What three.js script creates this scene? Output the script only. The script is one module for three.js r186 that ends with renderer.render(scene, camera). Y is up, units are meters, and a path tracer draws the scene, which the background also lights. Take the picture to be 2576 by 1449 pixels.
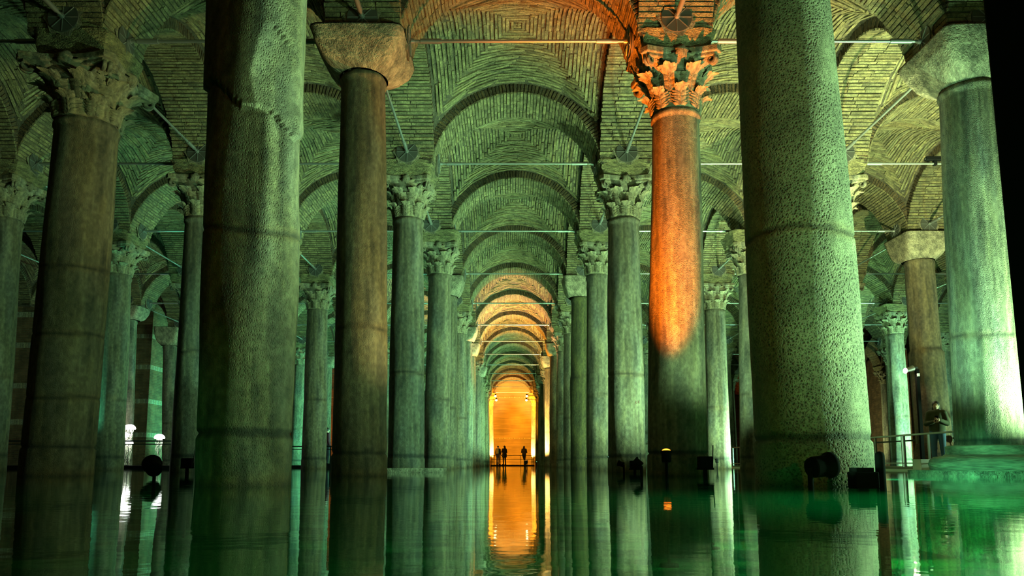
import * as THREE from 'three';
import { mergeGeometries, mergeVertices } from 'three/addons/utils/BufferGeometryUtils.js';
import { RoundedBoxGeometry } from 'three/addons/geometries/RoundedBoxGeometry.js';
import { TextGeometry } from 'three/addons/geometries/TextGeometry.js';
import { FontLoader } from 'three/addons/loaders/FontLoader.js';
import { MarchingCubes } from 'three/addons/objects/MarchingCubes.js';

// ---------------------------------------------------------------- camera, darkness, exposure
// y = 0 is the water surface; the camera floats 18 cm above it and looks down the nave (-z).
const W = 2576, H = 1449, FOCAL = 1823.4;
const camera = new THREE.PerspectiveCamera(2 * Math.atan(H / 2 / FOCAL) * 180 / Math.PI, W / H, 0.05, 200);
camera.position.set(-0.129, 0.177, 0);
camera.rotation.set(0.121, 0, 0);
camera.setViewOffset(W, H, 2.5, -221, W, H);          // a shifted lens, as a corrected architectural picture
const scene = new THREE.Scene();
scene.background = new THREE.Color(0x000000);          // underground: no sky
const renderer = new THREE.WebGLRenderer({ antialias: true });
renderer.toneMapping = THREE.LinearToneMapping;
renderer.toneMappingExposure = 1.0;
renderer.shadowMap.enabled = true;

// lamp colours (linear) and the plan of the floodlights: [x, y, z, target x, y, z, colour, intensity, half angle]
const GREEN = [0.34, 1.0, 0.46], CYAN = [0.12, 1.0, 0.58], WARM = [1.0, 0.62, 0.24], ORANGE = [1.0, 0.20, 0.01], AMBER = [1.0, 0.34, 0.012], PALE = [0.46, 1.0, 0.52], STRAW = [0.80, 1.0, 0.46], HONEY = [1.0, 0.66, 0.20], PEACH = [1.0, 0.52, 0.22], MINT = [0.34, 1.0, 0.58], EMBER = [1.0, 0.56, 0.13], TAN = [1.0, 0.92, 0.36], LAGOON = [0.10, 1.0, 0.46], DEEP = [0.03, 1.0, 0.26];
const FLOOR_Y = -1.15, D0 = 6.163, STEP = 4.8, row = (i) => -(D0 + STEP * i);
const FLOODS = [];
const flood = (x, y, z, tx, ty, tz, color, power, angle = 1.0, soft = 0.5, label) => FLOODS.push({ at: [x, y, z], to: [tx, ty, tz], color, power, angle, soft, label });
// nave: lamps in the lee of the right-hand columns, thrown across onto the left-hand row, and up into the vaults
flood(2.95, 0.25, row(0) - 1.55, -2.35, 4.0, row(0) - 0.1, PALE, 260, 0.42, 0.9);
flood(1.65, 0.15, row(1) + 1.0, -2.4, 3.6, row(1) - 0.1, TAN, 76, 0.46, 0.5, 'black floodlight alone in open water before the two lamps of the pale green column');
for (let i = 1; i < 6; i++) flood(2.45, 0.22, row(i) - 0.85, -2.4, 3.2, row(i + 1) + 0.8, MINT, 130, 0.66, 0.3);
for (let i = 1; i < 6; i++) flood(i === 1 ? 3.1 : 2.2, 0.25, row(i) - 1.25, 0.2, 8.6, row(i) - 2.4, i === 1 ? STRAW : GREEN, i === 1 ? 12 : 44, 0.7);
// right aisle: lamps standing in the lee of the huge pitted column, thrown onto the first and second rows
flood(6.6, 0.5, -5.2, 2.6, 2.9, row(0), PALE, 190, 0.8);
flood(4.3, 0.5, -2.7, 2.6, 3.6, row(0), GREEN, 26, 0.85);  // added out of view to soften the shade edge on the pitted column
flood(3.45, 0.25, row(0) - 1.35, 2.75, 2.8, row(0) - 0.1, PALE, 60, 0.8);
flood(3.75, 0.25, row(0) - 2.2, 2.75, 3.6, row(1), PALE, 52, 0.7);
flood(4.3, 0.25, row(0) - 3.0, 7.0, 3.4, row(1), MINT, 80, 0.6);
flood(4.9, 0.25, row(1) - 1.6, 3.0, 3.6, row(2), PALE, 245, 0.85);
flood(5.1, 0.25, row(2) + 2.6, 6.2, 8.4, row(2) + 1.2, STRAW, 150, 0.75);
flood(6.3, 0.25, row(2) - 1.3, 3.2, 3.8, row(3), PALE, 250, 0.9);
flood(8.2, 0.25, row(3) - 1.0, 4.0, 4.4, row(4), PALE, 210, 1.1);
flood(9.0, 0.25, row(4) + 0.1, 7.3, 1.8, row(4), PALE, 230, 1.1);
flood(8.5, 0.4, row(1) + 2.1, 7.35, 2.3, row(1), PALE, 320, 0.75);
flood(8.7, 0.3, row(1) - 0.9, 10.2, 7.5, row(2) + 0.6, STRAW, 640, 0.95);
flood(14.6, 0.25, row(2.3), 12.0, 4.6, row(3), PALE, 130, 1.1);
flood(10.1, 0.25, row(4) - 0.2, 9.0, 7.0, row(5), GREEN, 190, 1.15);
flood(17.8, 0.25, row(4), 16.2, 2.0, row(5), MINT, 900, 0.8);
flood(21.5, 0.25, row(9), 27, 4.0, row(9.6), STRAW, 90, 1.0);
flood(14.1, 0.25, row(6), 12.0, 4.6, row(5.6), GREEN, 190, 1.1);
// left aisles: colder lamps far back
flood(-8.6, 0.25, row(6.4), -11.6, 2.4, row(7), CYAN, 130, 0.8);
flood(-14.2, 0.25, row(6.6), -18.5, 3.0, row(6.8), CYAN, 120, 0.9);
flood(-13.2, 0.2, -19.6, -11.6, 3.2, row(3), CYAN, 45, 0.7);
flood(-9.4, 0.25, row(3.5), -11.6, 4.2, row(3.1), CYAN, 20, 0.6);
flood(-4.7, 0.2, -14.2, -7.0, 4.2, row(2), MINT, 36, 0.5);
flood(-5.0, 0.25, row(3.45), -5.2, 8.0, row(3.2), GREEN, 22, 0.9);
flood(-9.4, 0.25, row(4.6), -9.3, 8.0, row(4.4), GREEN, 24, 0.9);
flood(-4.0, 0.25, row(5.4), -7.4, 4.8, row(5.0), CYAN, 110, 1.0);
for (let i = 6; i < 12; i += 1) flood(2.3, 0.25, row(i) - 0.9, -2.3, 4.2, row(i) - 2.2, i > 8 ? GREEN : MINT, 220, 0.9);
for (let i = 6; i < 12; i += 2) { flood(6.2, 0.25, row(i) - 1, 2.6, 5.0, row(i), GREEN, 190, 1.1); flood(-3.6, 0.25, row(i) - 1, -7.2, 5.0, row(i), CYAN, 150, 1.1); }
// orange and amber lamps
flood(2.2, 0.25, row(1) - 0.76, -1.6, 7.6, row(1) - 0.1, ORANGE, 150, 0.30);
flood(0.75, 0.2, row(8) + 0.9, 2.35, 2.9, row(8), HONEY, 700, 0.8);
flood(0.7, 0.25, row(6.6), -0.6, 8.3, row(6.2), PEACH, 1100, 0.62);
flood(0.7, 0.25, row(7.6), -0.6, 8.3, row(7.2), AMBER, 1100, 0.6);
flood(-1.35, 0.2, -67.7, -2.2, 3.2, row(13), HONEY, 600, 0.7);
flood(1.35, 0.2, -67.7, 2.2, 3.2, row(13), HONEY, 600, 0.7);
flood(1.95, 0.25, row(11) - 0.9, 0, 8.3, row(11.9), AMBER, 300, 0.8);
flood(-9.3, 0.25, row(11), -9.2, 5, row(12.5), ORANGE, 500, 1.1);
flood(14.6, 0.25, row(10), 15.0, 5, row(12.0), ORANGE, 300, 1.1);
// weak warm fill lamps, added out of view behind the camera
flood(3.0, 1.6, 3.2, 1.6, 2.2, -8, EMBER, 11, 0.8);
flood(2.5, 1.6, 3.0, 2.35, 2.2, -6, EMBER, 15, 0.24);
// added unseen lamps, tilted down so that water and floor show green
flood(4.6, 1.8, -2.7, 1.5, FLOOR_Y, -3.5, DEEP, 260, 0.52, 0.9);
flood(9.5, 1.6, -7.5, 5.4, FLOOR_Y, -7.4, LAGOON, 170, 0.55, 0.8);
flood(3.5, 0.7, -8.0, 5.4, FLOOR_Y, -9.4, LAGOON, 100, 0.8, 0.7);
flood(0.5, 2.3, 2.5, 0.2, FLOOR_Y, -4.6, DEEP, 30, 0.36, 0.8);
flood(-4.2, 2.3, 1.6, -3.4, FLOOR_Y, -4.6, DEEP, 22, 0.42, 0.8);
// lamps under the water: they make the basin itself glow
const SUNK = [[3.3, row(0) - 0.95, 6], [4.2, row(0) - 2.6, 12], [4.9, row(1) - 0.9, 16], [9.6, -8.2, 26], [6.9, -7.6, 22], [7.6, -4.8, 18], [3.7, -3.0, 17], [2.6, -1.9, 7], [2.9, row(1) - 0.7, 6], [2.6, row(2) - 0.8, 3], [2.6, row(3) - 0.8, 3], [5.2, row(2) + 1.5, 14], [-2.9, row(0) - 0.8, 1.6], [-2.7, row(1) - 0.8, 1.5], [9.0, row(3), 16], [-4.5, -3.2, 3.0], [-7.5, -5.2, 2.5]];

// ---------------------------------------------------------------- chance and noise
let SEED = 7;
const rnd = () => { SEED = (SEED + 0x6d2b79f5) | 0; let t = Math.imul(SEED ^ (SEED >>> 15), 1 | SEED); t = (t + Math.imul(t ^ (t >>> 7), 61 | t)) ^ t; return ((t ^ (t >>> 14)) >>> 0) / 4294967296; };
const rr = (a, b) => a + (b - a) * rnd();
const hash = (x, y, s) => { let h = Math.imul(x, 374761393) + Math.imul(y, 668265263) + Math.imul(s, 2147483647 ^ 0x5bd1e995) | 0; h = Math.imul(h ^ (h >>> 13), 1274126177); return ((h ^ (h >>> 16)) >>> 0) / 4294967296; };
const sm = (t) => t * t * (3 - 2 * t);
const clamp = (x, a, b) => Math.min(b, Math.max(a, x)), lerp = (a, b, t) => a + (b - a) * t, sstep = (x, a, b) => sm(clamp((x - a) / (b - a), 0, 1));
const mod = (a, n) => ((a % n) + n) % n;
function vnoise(x, y, px, py, s) {                       // value noise that repeats every px, py cells
  const ix = Math.floor(x), iy = Math.floor(y), fx = sm(x - ix), fy = sm(y - iy), x0 = mod(ix, px), x1 = mod(ix + 1, px), y0 = mod(iy, py), y1 = mod(iy + 1, py);
  return lerp(lerp(hash(x0, y0, s), hash(x1, y0, s), fx), lerp(hash(x0, y1, s), hash(x1, y1, s), fx), fy);
}
function fbm(u, v, px, py, oct, s) { let a = 0, w = 0.5, t = 0; for (let o = 0; o < oct; o++) { a += w * vnoise(u * px, v * py, px, py, s + o); t += w; w *= 0.5; px *= 2; py *= 2; } return a / t; }
function worley(u, v, n, s) {
  const x = u * n, y = v * n, ix = Math.floor(x), iy = Math.floor(y); let best = 9, id = 0;
  for (let j = -1; j < 2; j++) for (let i = -1; i < 2; i++) {
    const cx = mod(ix + i, n), cy = mod(iy + j, n), dx = ix + i + hash(cx, cy, s) - x, dy = iy + j + hash(cx, cy, s + 1) - y, d = Math.sqrt(dx * dx + dy * dy);
    if (d < best) { best = d; id = hash(cx, cy, s + 2); }
  }
  return [best, id];
}
function pitDepth(u, v) {                                // 0 on the skin of the stone, 1 at the bottom of a hole
  const [d, id] = worley(u + 0.010 * fbm(u, v, 40, 40, 3, 3), v + 0.010 * fbm(u, v, 40, 40, 3, 13), 58, 21), [e, ie] = worley(u + 0.004 * fbm(u, v, 70, 70, 2, 4), v, 120, 25), much = sstep(fbm(u, v, 4, 3, 3, 27), 0.22, 0.56);
  return Math.max(much * (id > 0.2 ? (0.3 + 0.7 * id) * (1 - sstep(d, 0.06, 0.30 + 0.22 * id)) : 0), ie > 0.4 ? 0.55 * (1 - sstep(e, 0.05, 0.42)) : 0);
}
// ---------------------------------------------------------------- textures
function texture(n, f, srgb) {                           // f(u, v) gives [r, g, b] or a number, 0..1
  const data = new Uint8Array(n * n * 4);
  for (let y = 0; y < n; y++) for (let x = 0; x < n; x++) {
    const c = f(x / n, y / n), o = (y * n + x) * 4;
    for (let k = 0; k < 3; k++) data[o + k] = clamp(Math.round(255 * (c.length ? c[k] : c)), 0, 255);
    data[o + 3] = 255;
  }
  const t = new THREE.DataTexture(data, n, n);
  t.wrapS = t.wrapT = THREE.RepeatWrapping; t.magFilter = THREE.LinearFilter; t.minFilter = THREE.LinearMipmapLinearFilter; t.generateMipmaps = true;
  if (srgb) t.colorSpace = THREE.SRGBColorSpace;
  t.needsUpdate = true;
  return t;
}
const rep = (t, u, v) => { const c = t.clone(); c.repeat.set(u, v); c.needsUpdate = true; return c; };
const T = {
  stone: texture(768, (u, v) => {                        // mottled marble: blotches, speckle, vertical runs
    const a = fbm(u, v, 5, 4, 5, 11), b = fbm(u, v, 40, 40, 3, 31), r = fbm(u, v, 28, 3, 4, 51), k = 0.42 + 0.42 * a + 0.30 * (b - 0.5) + 0.36 * (r - 0.5);
    const w = 0.6 * (fbm(u, v, 7, 3, 4, 71) - 0.5);
    return [k * (1.03 + 0.22 * w), k * (0.98 + 0.06 * w), k * (0.88 - 0.34 * w)];
  }, true),
  grain: texture(768, (u, v) => 0.5 * fbm(u, v, 44, 44, 4, 5) + 0.32 * fbm(u, v, 9, 5, 3, 6) + 0.18 * (1 - sstep(worley(u, v, 60, 8)[0], 0.05, 0.5))),
  pits: texture(1024, (u, v) => 0.80 - 0.62 * pitDepth(u, v) + 0.10 * (fbm(u, v, 70, 70, 3, 29) - 0.5) + 0.20 * (fbm(u, v, 9, 7, 3, 30) - 0.5)),
  pitShade: texture(1024, (u, v) => {                    // weathered stone, the self-shadow of its holes painted in dark
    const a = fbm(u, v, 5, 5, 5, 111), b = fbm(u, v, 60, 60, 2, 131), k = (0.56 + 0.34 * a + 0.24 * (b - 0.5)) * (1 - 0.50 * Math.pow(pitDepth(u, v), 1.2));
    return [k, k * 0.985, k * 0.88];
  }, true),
  brick: texture(512, (u, v) => { const a = fbm(u, v, 8, 8, 5, 205), b = fbm(u, v, 50, 50, 2, 206), k = 0.40 + 0.52 * a + 0.34 * (b - 0.5); return [k * 1.02, k * 0.97, k * 0.88]; }, true),
  rough: texture(512, (u, v) => 0.6 * fbm(u, v, 14, 14, 5, 301) + 0.4 * fbm(u, v, 60, 60, 2, 302)),
  courses: texture(1024, (u, v) => {                     // distant brick walls: 24 courses in 2 m, too small to tell apart
    const n = 26, y = v * n, r = Math.floor(y), x = u * 6 + (r % 2) * 0.5, f = y - r, g = x - Math.floor(x), id = hash(mod(Math.floor(x), 6), r, 401);
    const joint = Math.max(sstep(Math.abs(f - 0.5) + 0.1 * (fbm(u, v, 40, 40, 2, 403) - 0.5), 0.34, 0.44), sstep(Math.abs(g - 0.5), 0.465, 0.49));
    const k = 0.60 + 0.14 * id + 0.4 * (fbm(u, v, 9, 9, 5, 405) - 0.5);
    const c = [k * 1.05, k * 0.86, k * 0.7], m = [0.72 * k + 0.3, 0.7 * k + 0.3, 0.62 * k + 0.25];
    return [0, 1, 2].map((q) => lerp(c[q], m[q], joint));
  }, true),
  coursesBump: texture(1024, (u, v) => {
    const n = 26, y = v * n, r = Math.floor(y), x = u * 6 + (r % 2) * 0.5, f = y - r, g = x - Math.floor(x);
    const joint = Math.max(sstep(Math.abs(f - 0.5) + 0.1 * (fbm(u, v, 40, 40, 2, 403) - 0.5), 0.34, 0.44), sstep(Math.abs(g - 0.5), 0.465, 0.49));
    return 0.75 - 0.5 * joint + 0.25 * (fbm(u, v, 60, 60, 3, 409) - 0.5);
  }),
  plaster: texture(512, (u, v) => { const k = 0.66 + 0.34 * (fbm(u, v, 4, 4, 4, 801) - 0.5) + 0.20 * (fbm(u, v, 6, 60, 3, 805) - 0.5); return [k, k * 0.97, k * 0.9]; }, true),
  causticStreaks: texture(1024, (u, v) => {                        // cistern floor: dark stone with pale streaks of rippled light painted in
    const q = 0.10 * (fbm(u, v, 3, 3, 4, 501) - 0.5), s = fbm(u + q, v + q * 2, 3, 9, 5, 503), line = 1 - sstep(Math.abs(s - 0.5), 0.0, 0.035), k = 0.26 + 0.42 * sstep(s, 0.35, 0.7) + 0.20 * line * fbm(u, v, 6, 6, 3, 507);
    return [k * 0.9, k, k * 0.82];
  }, true),
  ripple: texture(512, (u, v) => 0.7 * fbm(u, v, 5, 7, 4, 601) + 0.3 * fbm(u, v, 24, 30, 3, 605)),
};
// ---------------------------------------------------------------- materials
const lin = (r, g, b) => new THREE.Color().setRGB(r, g, b);
const std = (color, o = {}) => new THREE.MeshStandardMaterial({ color, roughness: 0.9, metalness: 0, ...o });
const STONE = [lin(0.38, 0.35, 0.28), lin(0.35, 0.335, 0.28), lin(0.34, 0.29, 0.21), lin(0.40, 0.385, 0.33)];
const M = {
  shaft: STONE.map((c) => std(c, { map: rep(T.stone, 0.55, 0.4), bumpMap: rep(T.grain, 2.4, 2.0), bumpScale: 0.024, vertexColors: true, roughness: 0.82 })),
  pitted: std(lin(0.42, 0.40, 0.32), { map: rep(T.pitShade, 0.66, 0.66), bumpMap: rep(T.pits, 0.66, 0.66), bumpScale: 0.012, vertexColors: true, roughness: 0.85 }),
  rugged: std(lin(0.36, 0.33, 0.25), { map: rep(T.stone, 0.7, 0.5), bumpMap: rep(T.pits, 1.2, 0.7), bumpScale: 0.010, vertexColors: true, roughness: 0.85 }),
  granular: std(lin(0.42, 0.41, 0.34), { map: rep(T.stone, 0.8, 0.35), bumpMap: rep(T.pits, 1.0, 0.6), bumpScale: 0.012, vertexColors: true, roughness: 0.85 }),
  mossy: std(lin(0.15, 0.15, 0.06), { map: rep(T.stone, 0.8, 0.4), bumpMap: rep(T.grain, 1.4, 1.0), bumpScale: 0.02, vertexColors: true }),
  darkStone: std(lin(0.16, 0.09, 0.05), { map: T.brick, bumpMap: T.rough, bumpScale: 0.03 }),
  carved: std(lin(0.42, 0.39, 0.31), { map: T.stone, bumpMap: rep(T.grain, 1.5, 1.5), bumpScale: 0.012 }),
  block: std(lin(0.46, 0.42, 0.33), { map: T.brick, bumpMap: rep(T.rough, 1.6, 1.6), bumpScale: 0.03 }),
  impost: std(lin(0.42, 0.38, 0.20), { map: T.brick, bumpMap: rep(T.rough, 1.2, 1.2), bumpScale: 0.09 }),
  brick: std(lin(0.33, 0.295, 0.165), { map: T.brick, bumpMap: rep(T.rough, 2, 2), bumpScale: 0.018, vertexColors: true }),
  oneBrick: [1.0, 0.86, 0.74, 1.1].map((k) => std(lin(0.33 * k, 0.295 * k, 0.165 * k), { map: T.brick, bumpMap: rep(T.rough, 2, 2), bumpScale: 0.018 })),
  redBrick: [1.0, 0.8].map((k) => std(lin(0.26 * k, 0.16 * k, 0.09 * k), { map: T.brick, bumpMap: rep(T.rough, 2, 2), bumpScale: 0.02 })),
  bed: std(lin(0.42, 0.38, 0.29), { map: T.brick, bumpMap: rep(T.rough, 2, 2), bumpScale: 0.03 }),
  mortar: std(lin(0.13, 0.11, 0.075), { map: T.brick, bumpMap: rep(T.rough, 1, 1), bumpScale: 0.03 }),  // colour darkened for the shade in the recessed joints
  wall: std(lin(0.30, 0.24, 0.17), { map: rep(T.courses, 0.5, 0.5), bumpMap: rep(T.coursesBump, 0.5, 0.5), bumpScale: 0.03 }),
  farWall: std(lin(0.50, 0.42, 0.30), { map: rep(T.plaster, 0.13, 0.13) }),
  band: std(lin(0.75, 0.72, 0.62), { map: T.stone, bumpMap: T.rough, bumpScale: 0.03 }),
  floor: std(lin(0.40, 0.46, 0.34), { map: rep(T.causticStreaks, 0.16, 0.16), bumpMap: rep(T.rough, 0.5, 0.5), bumpScale: 0.03 }),
  water: new THREE.MeshPhysicalMaterial({ color: lin(0.16, 0.86, 0.50), transmission: 0.94, thickness: 0, ior: 1.333, roughness: 0.025, metalness: 0, bumpMap: rep(T.ripple, 0.5, 0.5), bumpScale: 0.0012 }),
  steel: std(lin(0.30, 0.30, 0.28), { metalness: 0.75, roughness: 0.38 }),
  plate: std(lin(0.065, 0.06, 0.05), { metalness: 0.35, roughness: 0.6 }),
  black: new THREE.MeshPhysicalMaterial({ color: lin(0.004, 0.004, 0.004), roughness: 0.85, specularIntensity: 0.15 }),
  dark: std(lin(0.03, 0.03, 0.028), { roughness: 0.5, metalness: 0.3 }),
  deck: std(lin(0.30, 0.27, 0.22), { bumpMap: rep(T.rough, 1, 1), bumpScale: 0.01 }),
  tentacle: std(lin(0.75, 0.72, 0.60), { roughness: 0.35 }),
  pale: std(lin(0.78, 0.78, 0.74), { roughness: 0.6 }),
  skin: std(lin(0.50, 0.30, 0.22), { roughness: 0.6 }), hair: std(lin(0.02, 0.014, 0.01), { roughness: 0.6 }),
};
// ---------------------------------------------------------------- naming helpers
const used = new Map();
function numbered(name) { const k = used.get(name) ?? 0; used.set(name, k + 1); return k ? name + '_' + String(k).padStart(3, '0') : name; }
function tag(o, label, category, group, kind) { if (label) o.userData.label = label; if (category) o.userData.category = category; if (group) o.userData.group = group; if (kind) o.userData.kind = kind; return o; }
function thing(name, label, category, x, y, z, group, turn = 0) { const o = new THREE.Group(); o.name = numbered(name); o.position.set(x, y, z); o.rotation.y = turn; scene.add(o); return tag(o, label, category, group); }
function part(name, geometry, material, parent, x = 0, y = 0, z = 0) { const m = new THREE.Mesh(geometry, material); m.name = name; m.position.set(x, y, z); m.castShadow = m.receiveShadow = true; parent.add(m); return m; }
function structure(name, parent = scene) { const o = new THREE.Group(); o.name = name; o.userData.kind = 'structure'; parent.add(o); return o; }
const V = (x, y, z) => new THREE.Vector3(x, y, z);
// ---------------------------------------------------------------- geometry helpers
class Soup {                                             // flat-shaded quads with uv and a tint
  constructor() { this.p = []; this.u = []; this.c = []; }
  quad(a, b, c, d, w, h, tint, u0 = 0, v0 = 0) {
    const pts = [a, b, c, a, c, d], uvs = [0, 0, w, 0, w, h, 0, 0, w, h, 0, h];
    for (let k = 0; k < 6; k++) { this.p.push(pts[k].x, pts[k].y, pts[k].z); this.u.push(uvs[2 * k] + u0, uvs[2 * k + 1] + v0); this.c.push(tint[0], tint[1], tint[2]); }
  }
  // a worn brick: o = middle of its bed on the mortar, U along, Vv across, N out of the surface
  brick(o, U, Vv, N, len, thick, proud, bed, tint, wear = 0.0045) {
    const q = (su, sv, n, inset) => o.clone().addScaledVector(U, su * (len / 2 - inset) + rr(-wear, wear)).addScaledVector(Vv, sv * (thick / 2 - inset) + rr(-wear, wear)).addScaledVector(N, n + rr(-wear, wear) * 0.7);
    const s = [[-1, -1], [1, -1], [1, 1], [-1, 1]], b = s.map(([i, j]) => q(i, j, -bed, 0)), f = s.map(([i, j]) => q(i, j, proud, 0.006)), u0 = rnd() * 3, v0 = rnd() * 3;
    this.quad(f[0], f[1], f[2], f[3], len, thick, tint, u0, v0);
    for (let k = 0; k < 4; k++) { const n = (k + 1) % 4; this.quad(b[k], b[n], f[n], f[k], k % 2 ? thick : len, proud + bed, tint, u0, v0); }
  }
  geometry() {
    const g = new THREE.BufferGeometry();
    g.setAttribute('position', new THREE.Float32BufferAttribute(this.p, 3)); g.setAttribute('uv', new THREE.Float32BufferAttribute(this.u, 2)); g.setAttribute('color', new THREE.Float32BufferAttribute(this.c, 3));
    g.computeVertexNormals();
    return g;
  }
}
function sheet(nu, nv, f, closed = false) {              // grid surface from f(i/nu, j/nv) -> {p, uv, c?}
  const p = [], u = [], c = [], idx = [];
  for (let j = 0; j <= nv; j++) for (let i = 0; i <= nu; i++) { const r = f(i / nu, j / nv); p.push(...r.p); u.push(...r.uv); if (r.c) c.push(...r.c); }
  for (let j = 0; j < nv; j++) for (let i = 0; i < nu; i++) { const a = j * (nu + 1) + i, b = a + 1, d = a + nu + 1, e = d + 1; idx.push(a, b, e, a, e, d); }
  const g = new THREE.BufferGeometry();
  g.setAttribute('position', new THREE.Float32BufferAttribute(p, 3)); g.setAttribute('uv', new THREE.Float32BufferAttribute(u, 2));
  if (c.length) g.setAttribute('color', new THREE.Float32BufferAttribute(c, 3));
  g.setIndex(idx); g.computeVertexNormals();
  if (closed) { const n = g.attributes.normal; for (let j = 0; j <= nv; j++) { const a = j * (nu + 1), b = a + nu, v = V(n.getX(a) + n.getX(b), n.getY(a) + n.getY(b), n.getZ(a) + n.getZ(b)).normalize(); n.setXYZ(a, v.x, v.y, v.z); n.setXYZ(b, v.x, v.y, v.z); } }
  return g;
}
const box = (w, h, d, x = 0, y = 0, z = 0, r = 0) => { const g = r ? new RoundedBoxGeometry(w, h, d, 2, r) : new THREE.BoxGeometry(w, h, d); g.translate(x, y, z); return g; };
function metricBox(w, h, d) {                            // a box whose uv are metres
  const g = new THREE.BoxGeometry(w, h, d), p = g.attributes.position, n = g.attributes.normal, u = g.attributes.uv;
  for (let k = 0; k < p.count; k++) { const ax = Math.abs(n.getX(k)), ay = Math.abs(n.getY(k)); u.setXY(k, ax > 0.5 ? p.getZ(k) : p.getX(k), ay > 0.5 ? p.getZ(k) : p.getY(k)); }
  return g;
}
const cyl = (r0, r1, h, n = 20, x = 0, y = 0, z = 0) => { const g = new THREE.CylinderGeometry(r1, r0, h, n); g.translate(x, y + h / 2, z); return g; };
function rodTo(a, b, r, n = 10) { const d = b.clone().sub(a), g = new THREE.CylinderGeometry(r, r, d.length(), n); g.translate(0, d.length() / 2, 0); g.applyQuaternion(new THREE.Quaternion().setFromUnitVectors(V(0, 1, 0), d.normalize())); g.translate(a.x, a.y, a.z); return g; }
const merge = (list) => mergeGeometries(list.map((g) => { const q = g.index ? g.toNonIndexed() : g.clone(); for (const k of Object.keys(q.attributes)) if (!['position', 'normal', 'uv'].includes(k)) q.deleteAttribute(k); return q; }));
//@@SETTING
// ---------------------------------------------------------------- the setting
const LX = { L1: -2.4, R1: 2.4, L2: -6.97, R2: 7.14, L3: -11.55, R3: 11.75, L4: -16.1, R4: 16.35, R5: 20.95, R6: 25.6 };
const XS = [-20.7, LX.L4, LX.L3, LX.L2, LX.L1, LX.R1, LX.R2, LX.R3, LX.R4, LX.R5, LX.R6];
const WEST = -21.6, EAST = 27.4, NORTH = row(14), SOUTH = 7.0;
const SPRING = 6.75, AC = 6.46, AR = 1.88, AW = 0.575, VR = 2.09, VA = STEP / 2 - AW, LIFT = 0.23, ROD = 6.95;

const floor = structure('floor');
part('floor_slab', (() => { const g = metricBox(EAST - WEST, 0.3, SOUTH - NORTH); return g; })(), M.floor, floor, (EAST + WEST) / 2, FLOOR_Y - 0.15, (SOUTH + NORTH) / 2);
const water = part('water', sheet(1, 1, (u, v) => ({ p: [lerp(WEST, EAST, u), 0, lerp(SOUTH, NORTH, v)], uv: [lerp(WEST, EAST, u), lerp(SOUTH, NORTH, v)] })), M.water, scene);
tag(water, 'still shallow green water covering the whole cistern floor and mirroring the columns', 'water', null, 'stuff');

function wall(name, w, h, d, x, y, z) { const o = structure(name); part('masonry', metricBox(w, h, d), M.wall, o, x, y, z); return o; }
wall('wall_left', 0.6, 10.8, SOUTH - NORTH + 1.2, WEST - 0.3, 4.0, (SOUTH + NORTH) / 2);
wall('wall_right', 0.6, 10.8, SOUTH - NORTH + 1.2, EAST + 0.3, 4.0, (SOUTH + NORTH) / 2);
const back = wall('wall_back', EAST - WEST, 10.8, 0.6, (EAST + WEST) / 2, 4.0, NORTH - 0.3); back.children[0].material = M.farWall;
for (const y of [2.75, 6.9]) part('stone_band', metricBox(EAST - WEST, 0.10, 0.04), M.band, back, (EAST + WEST) / 2, y, NORTH + 0.015);
wall('wall_front', EAST - WEST, 10.8, 0.6, (EAST + WEST) / 2, 4.0, SOUTH + 0.3);

const ceiling = structure('ceiling');
part('roof_slab', metricBox(EAST - WEST + 1.2, 0.4, SOUTH - NORTH + 1.2), M.mortar, ceiling, (EAST + WEST) / 2, 9.45, (SOUTH + NORTH) / 2);

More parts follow.
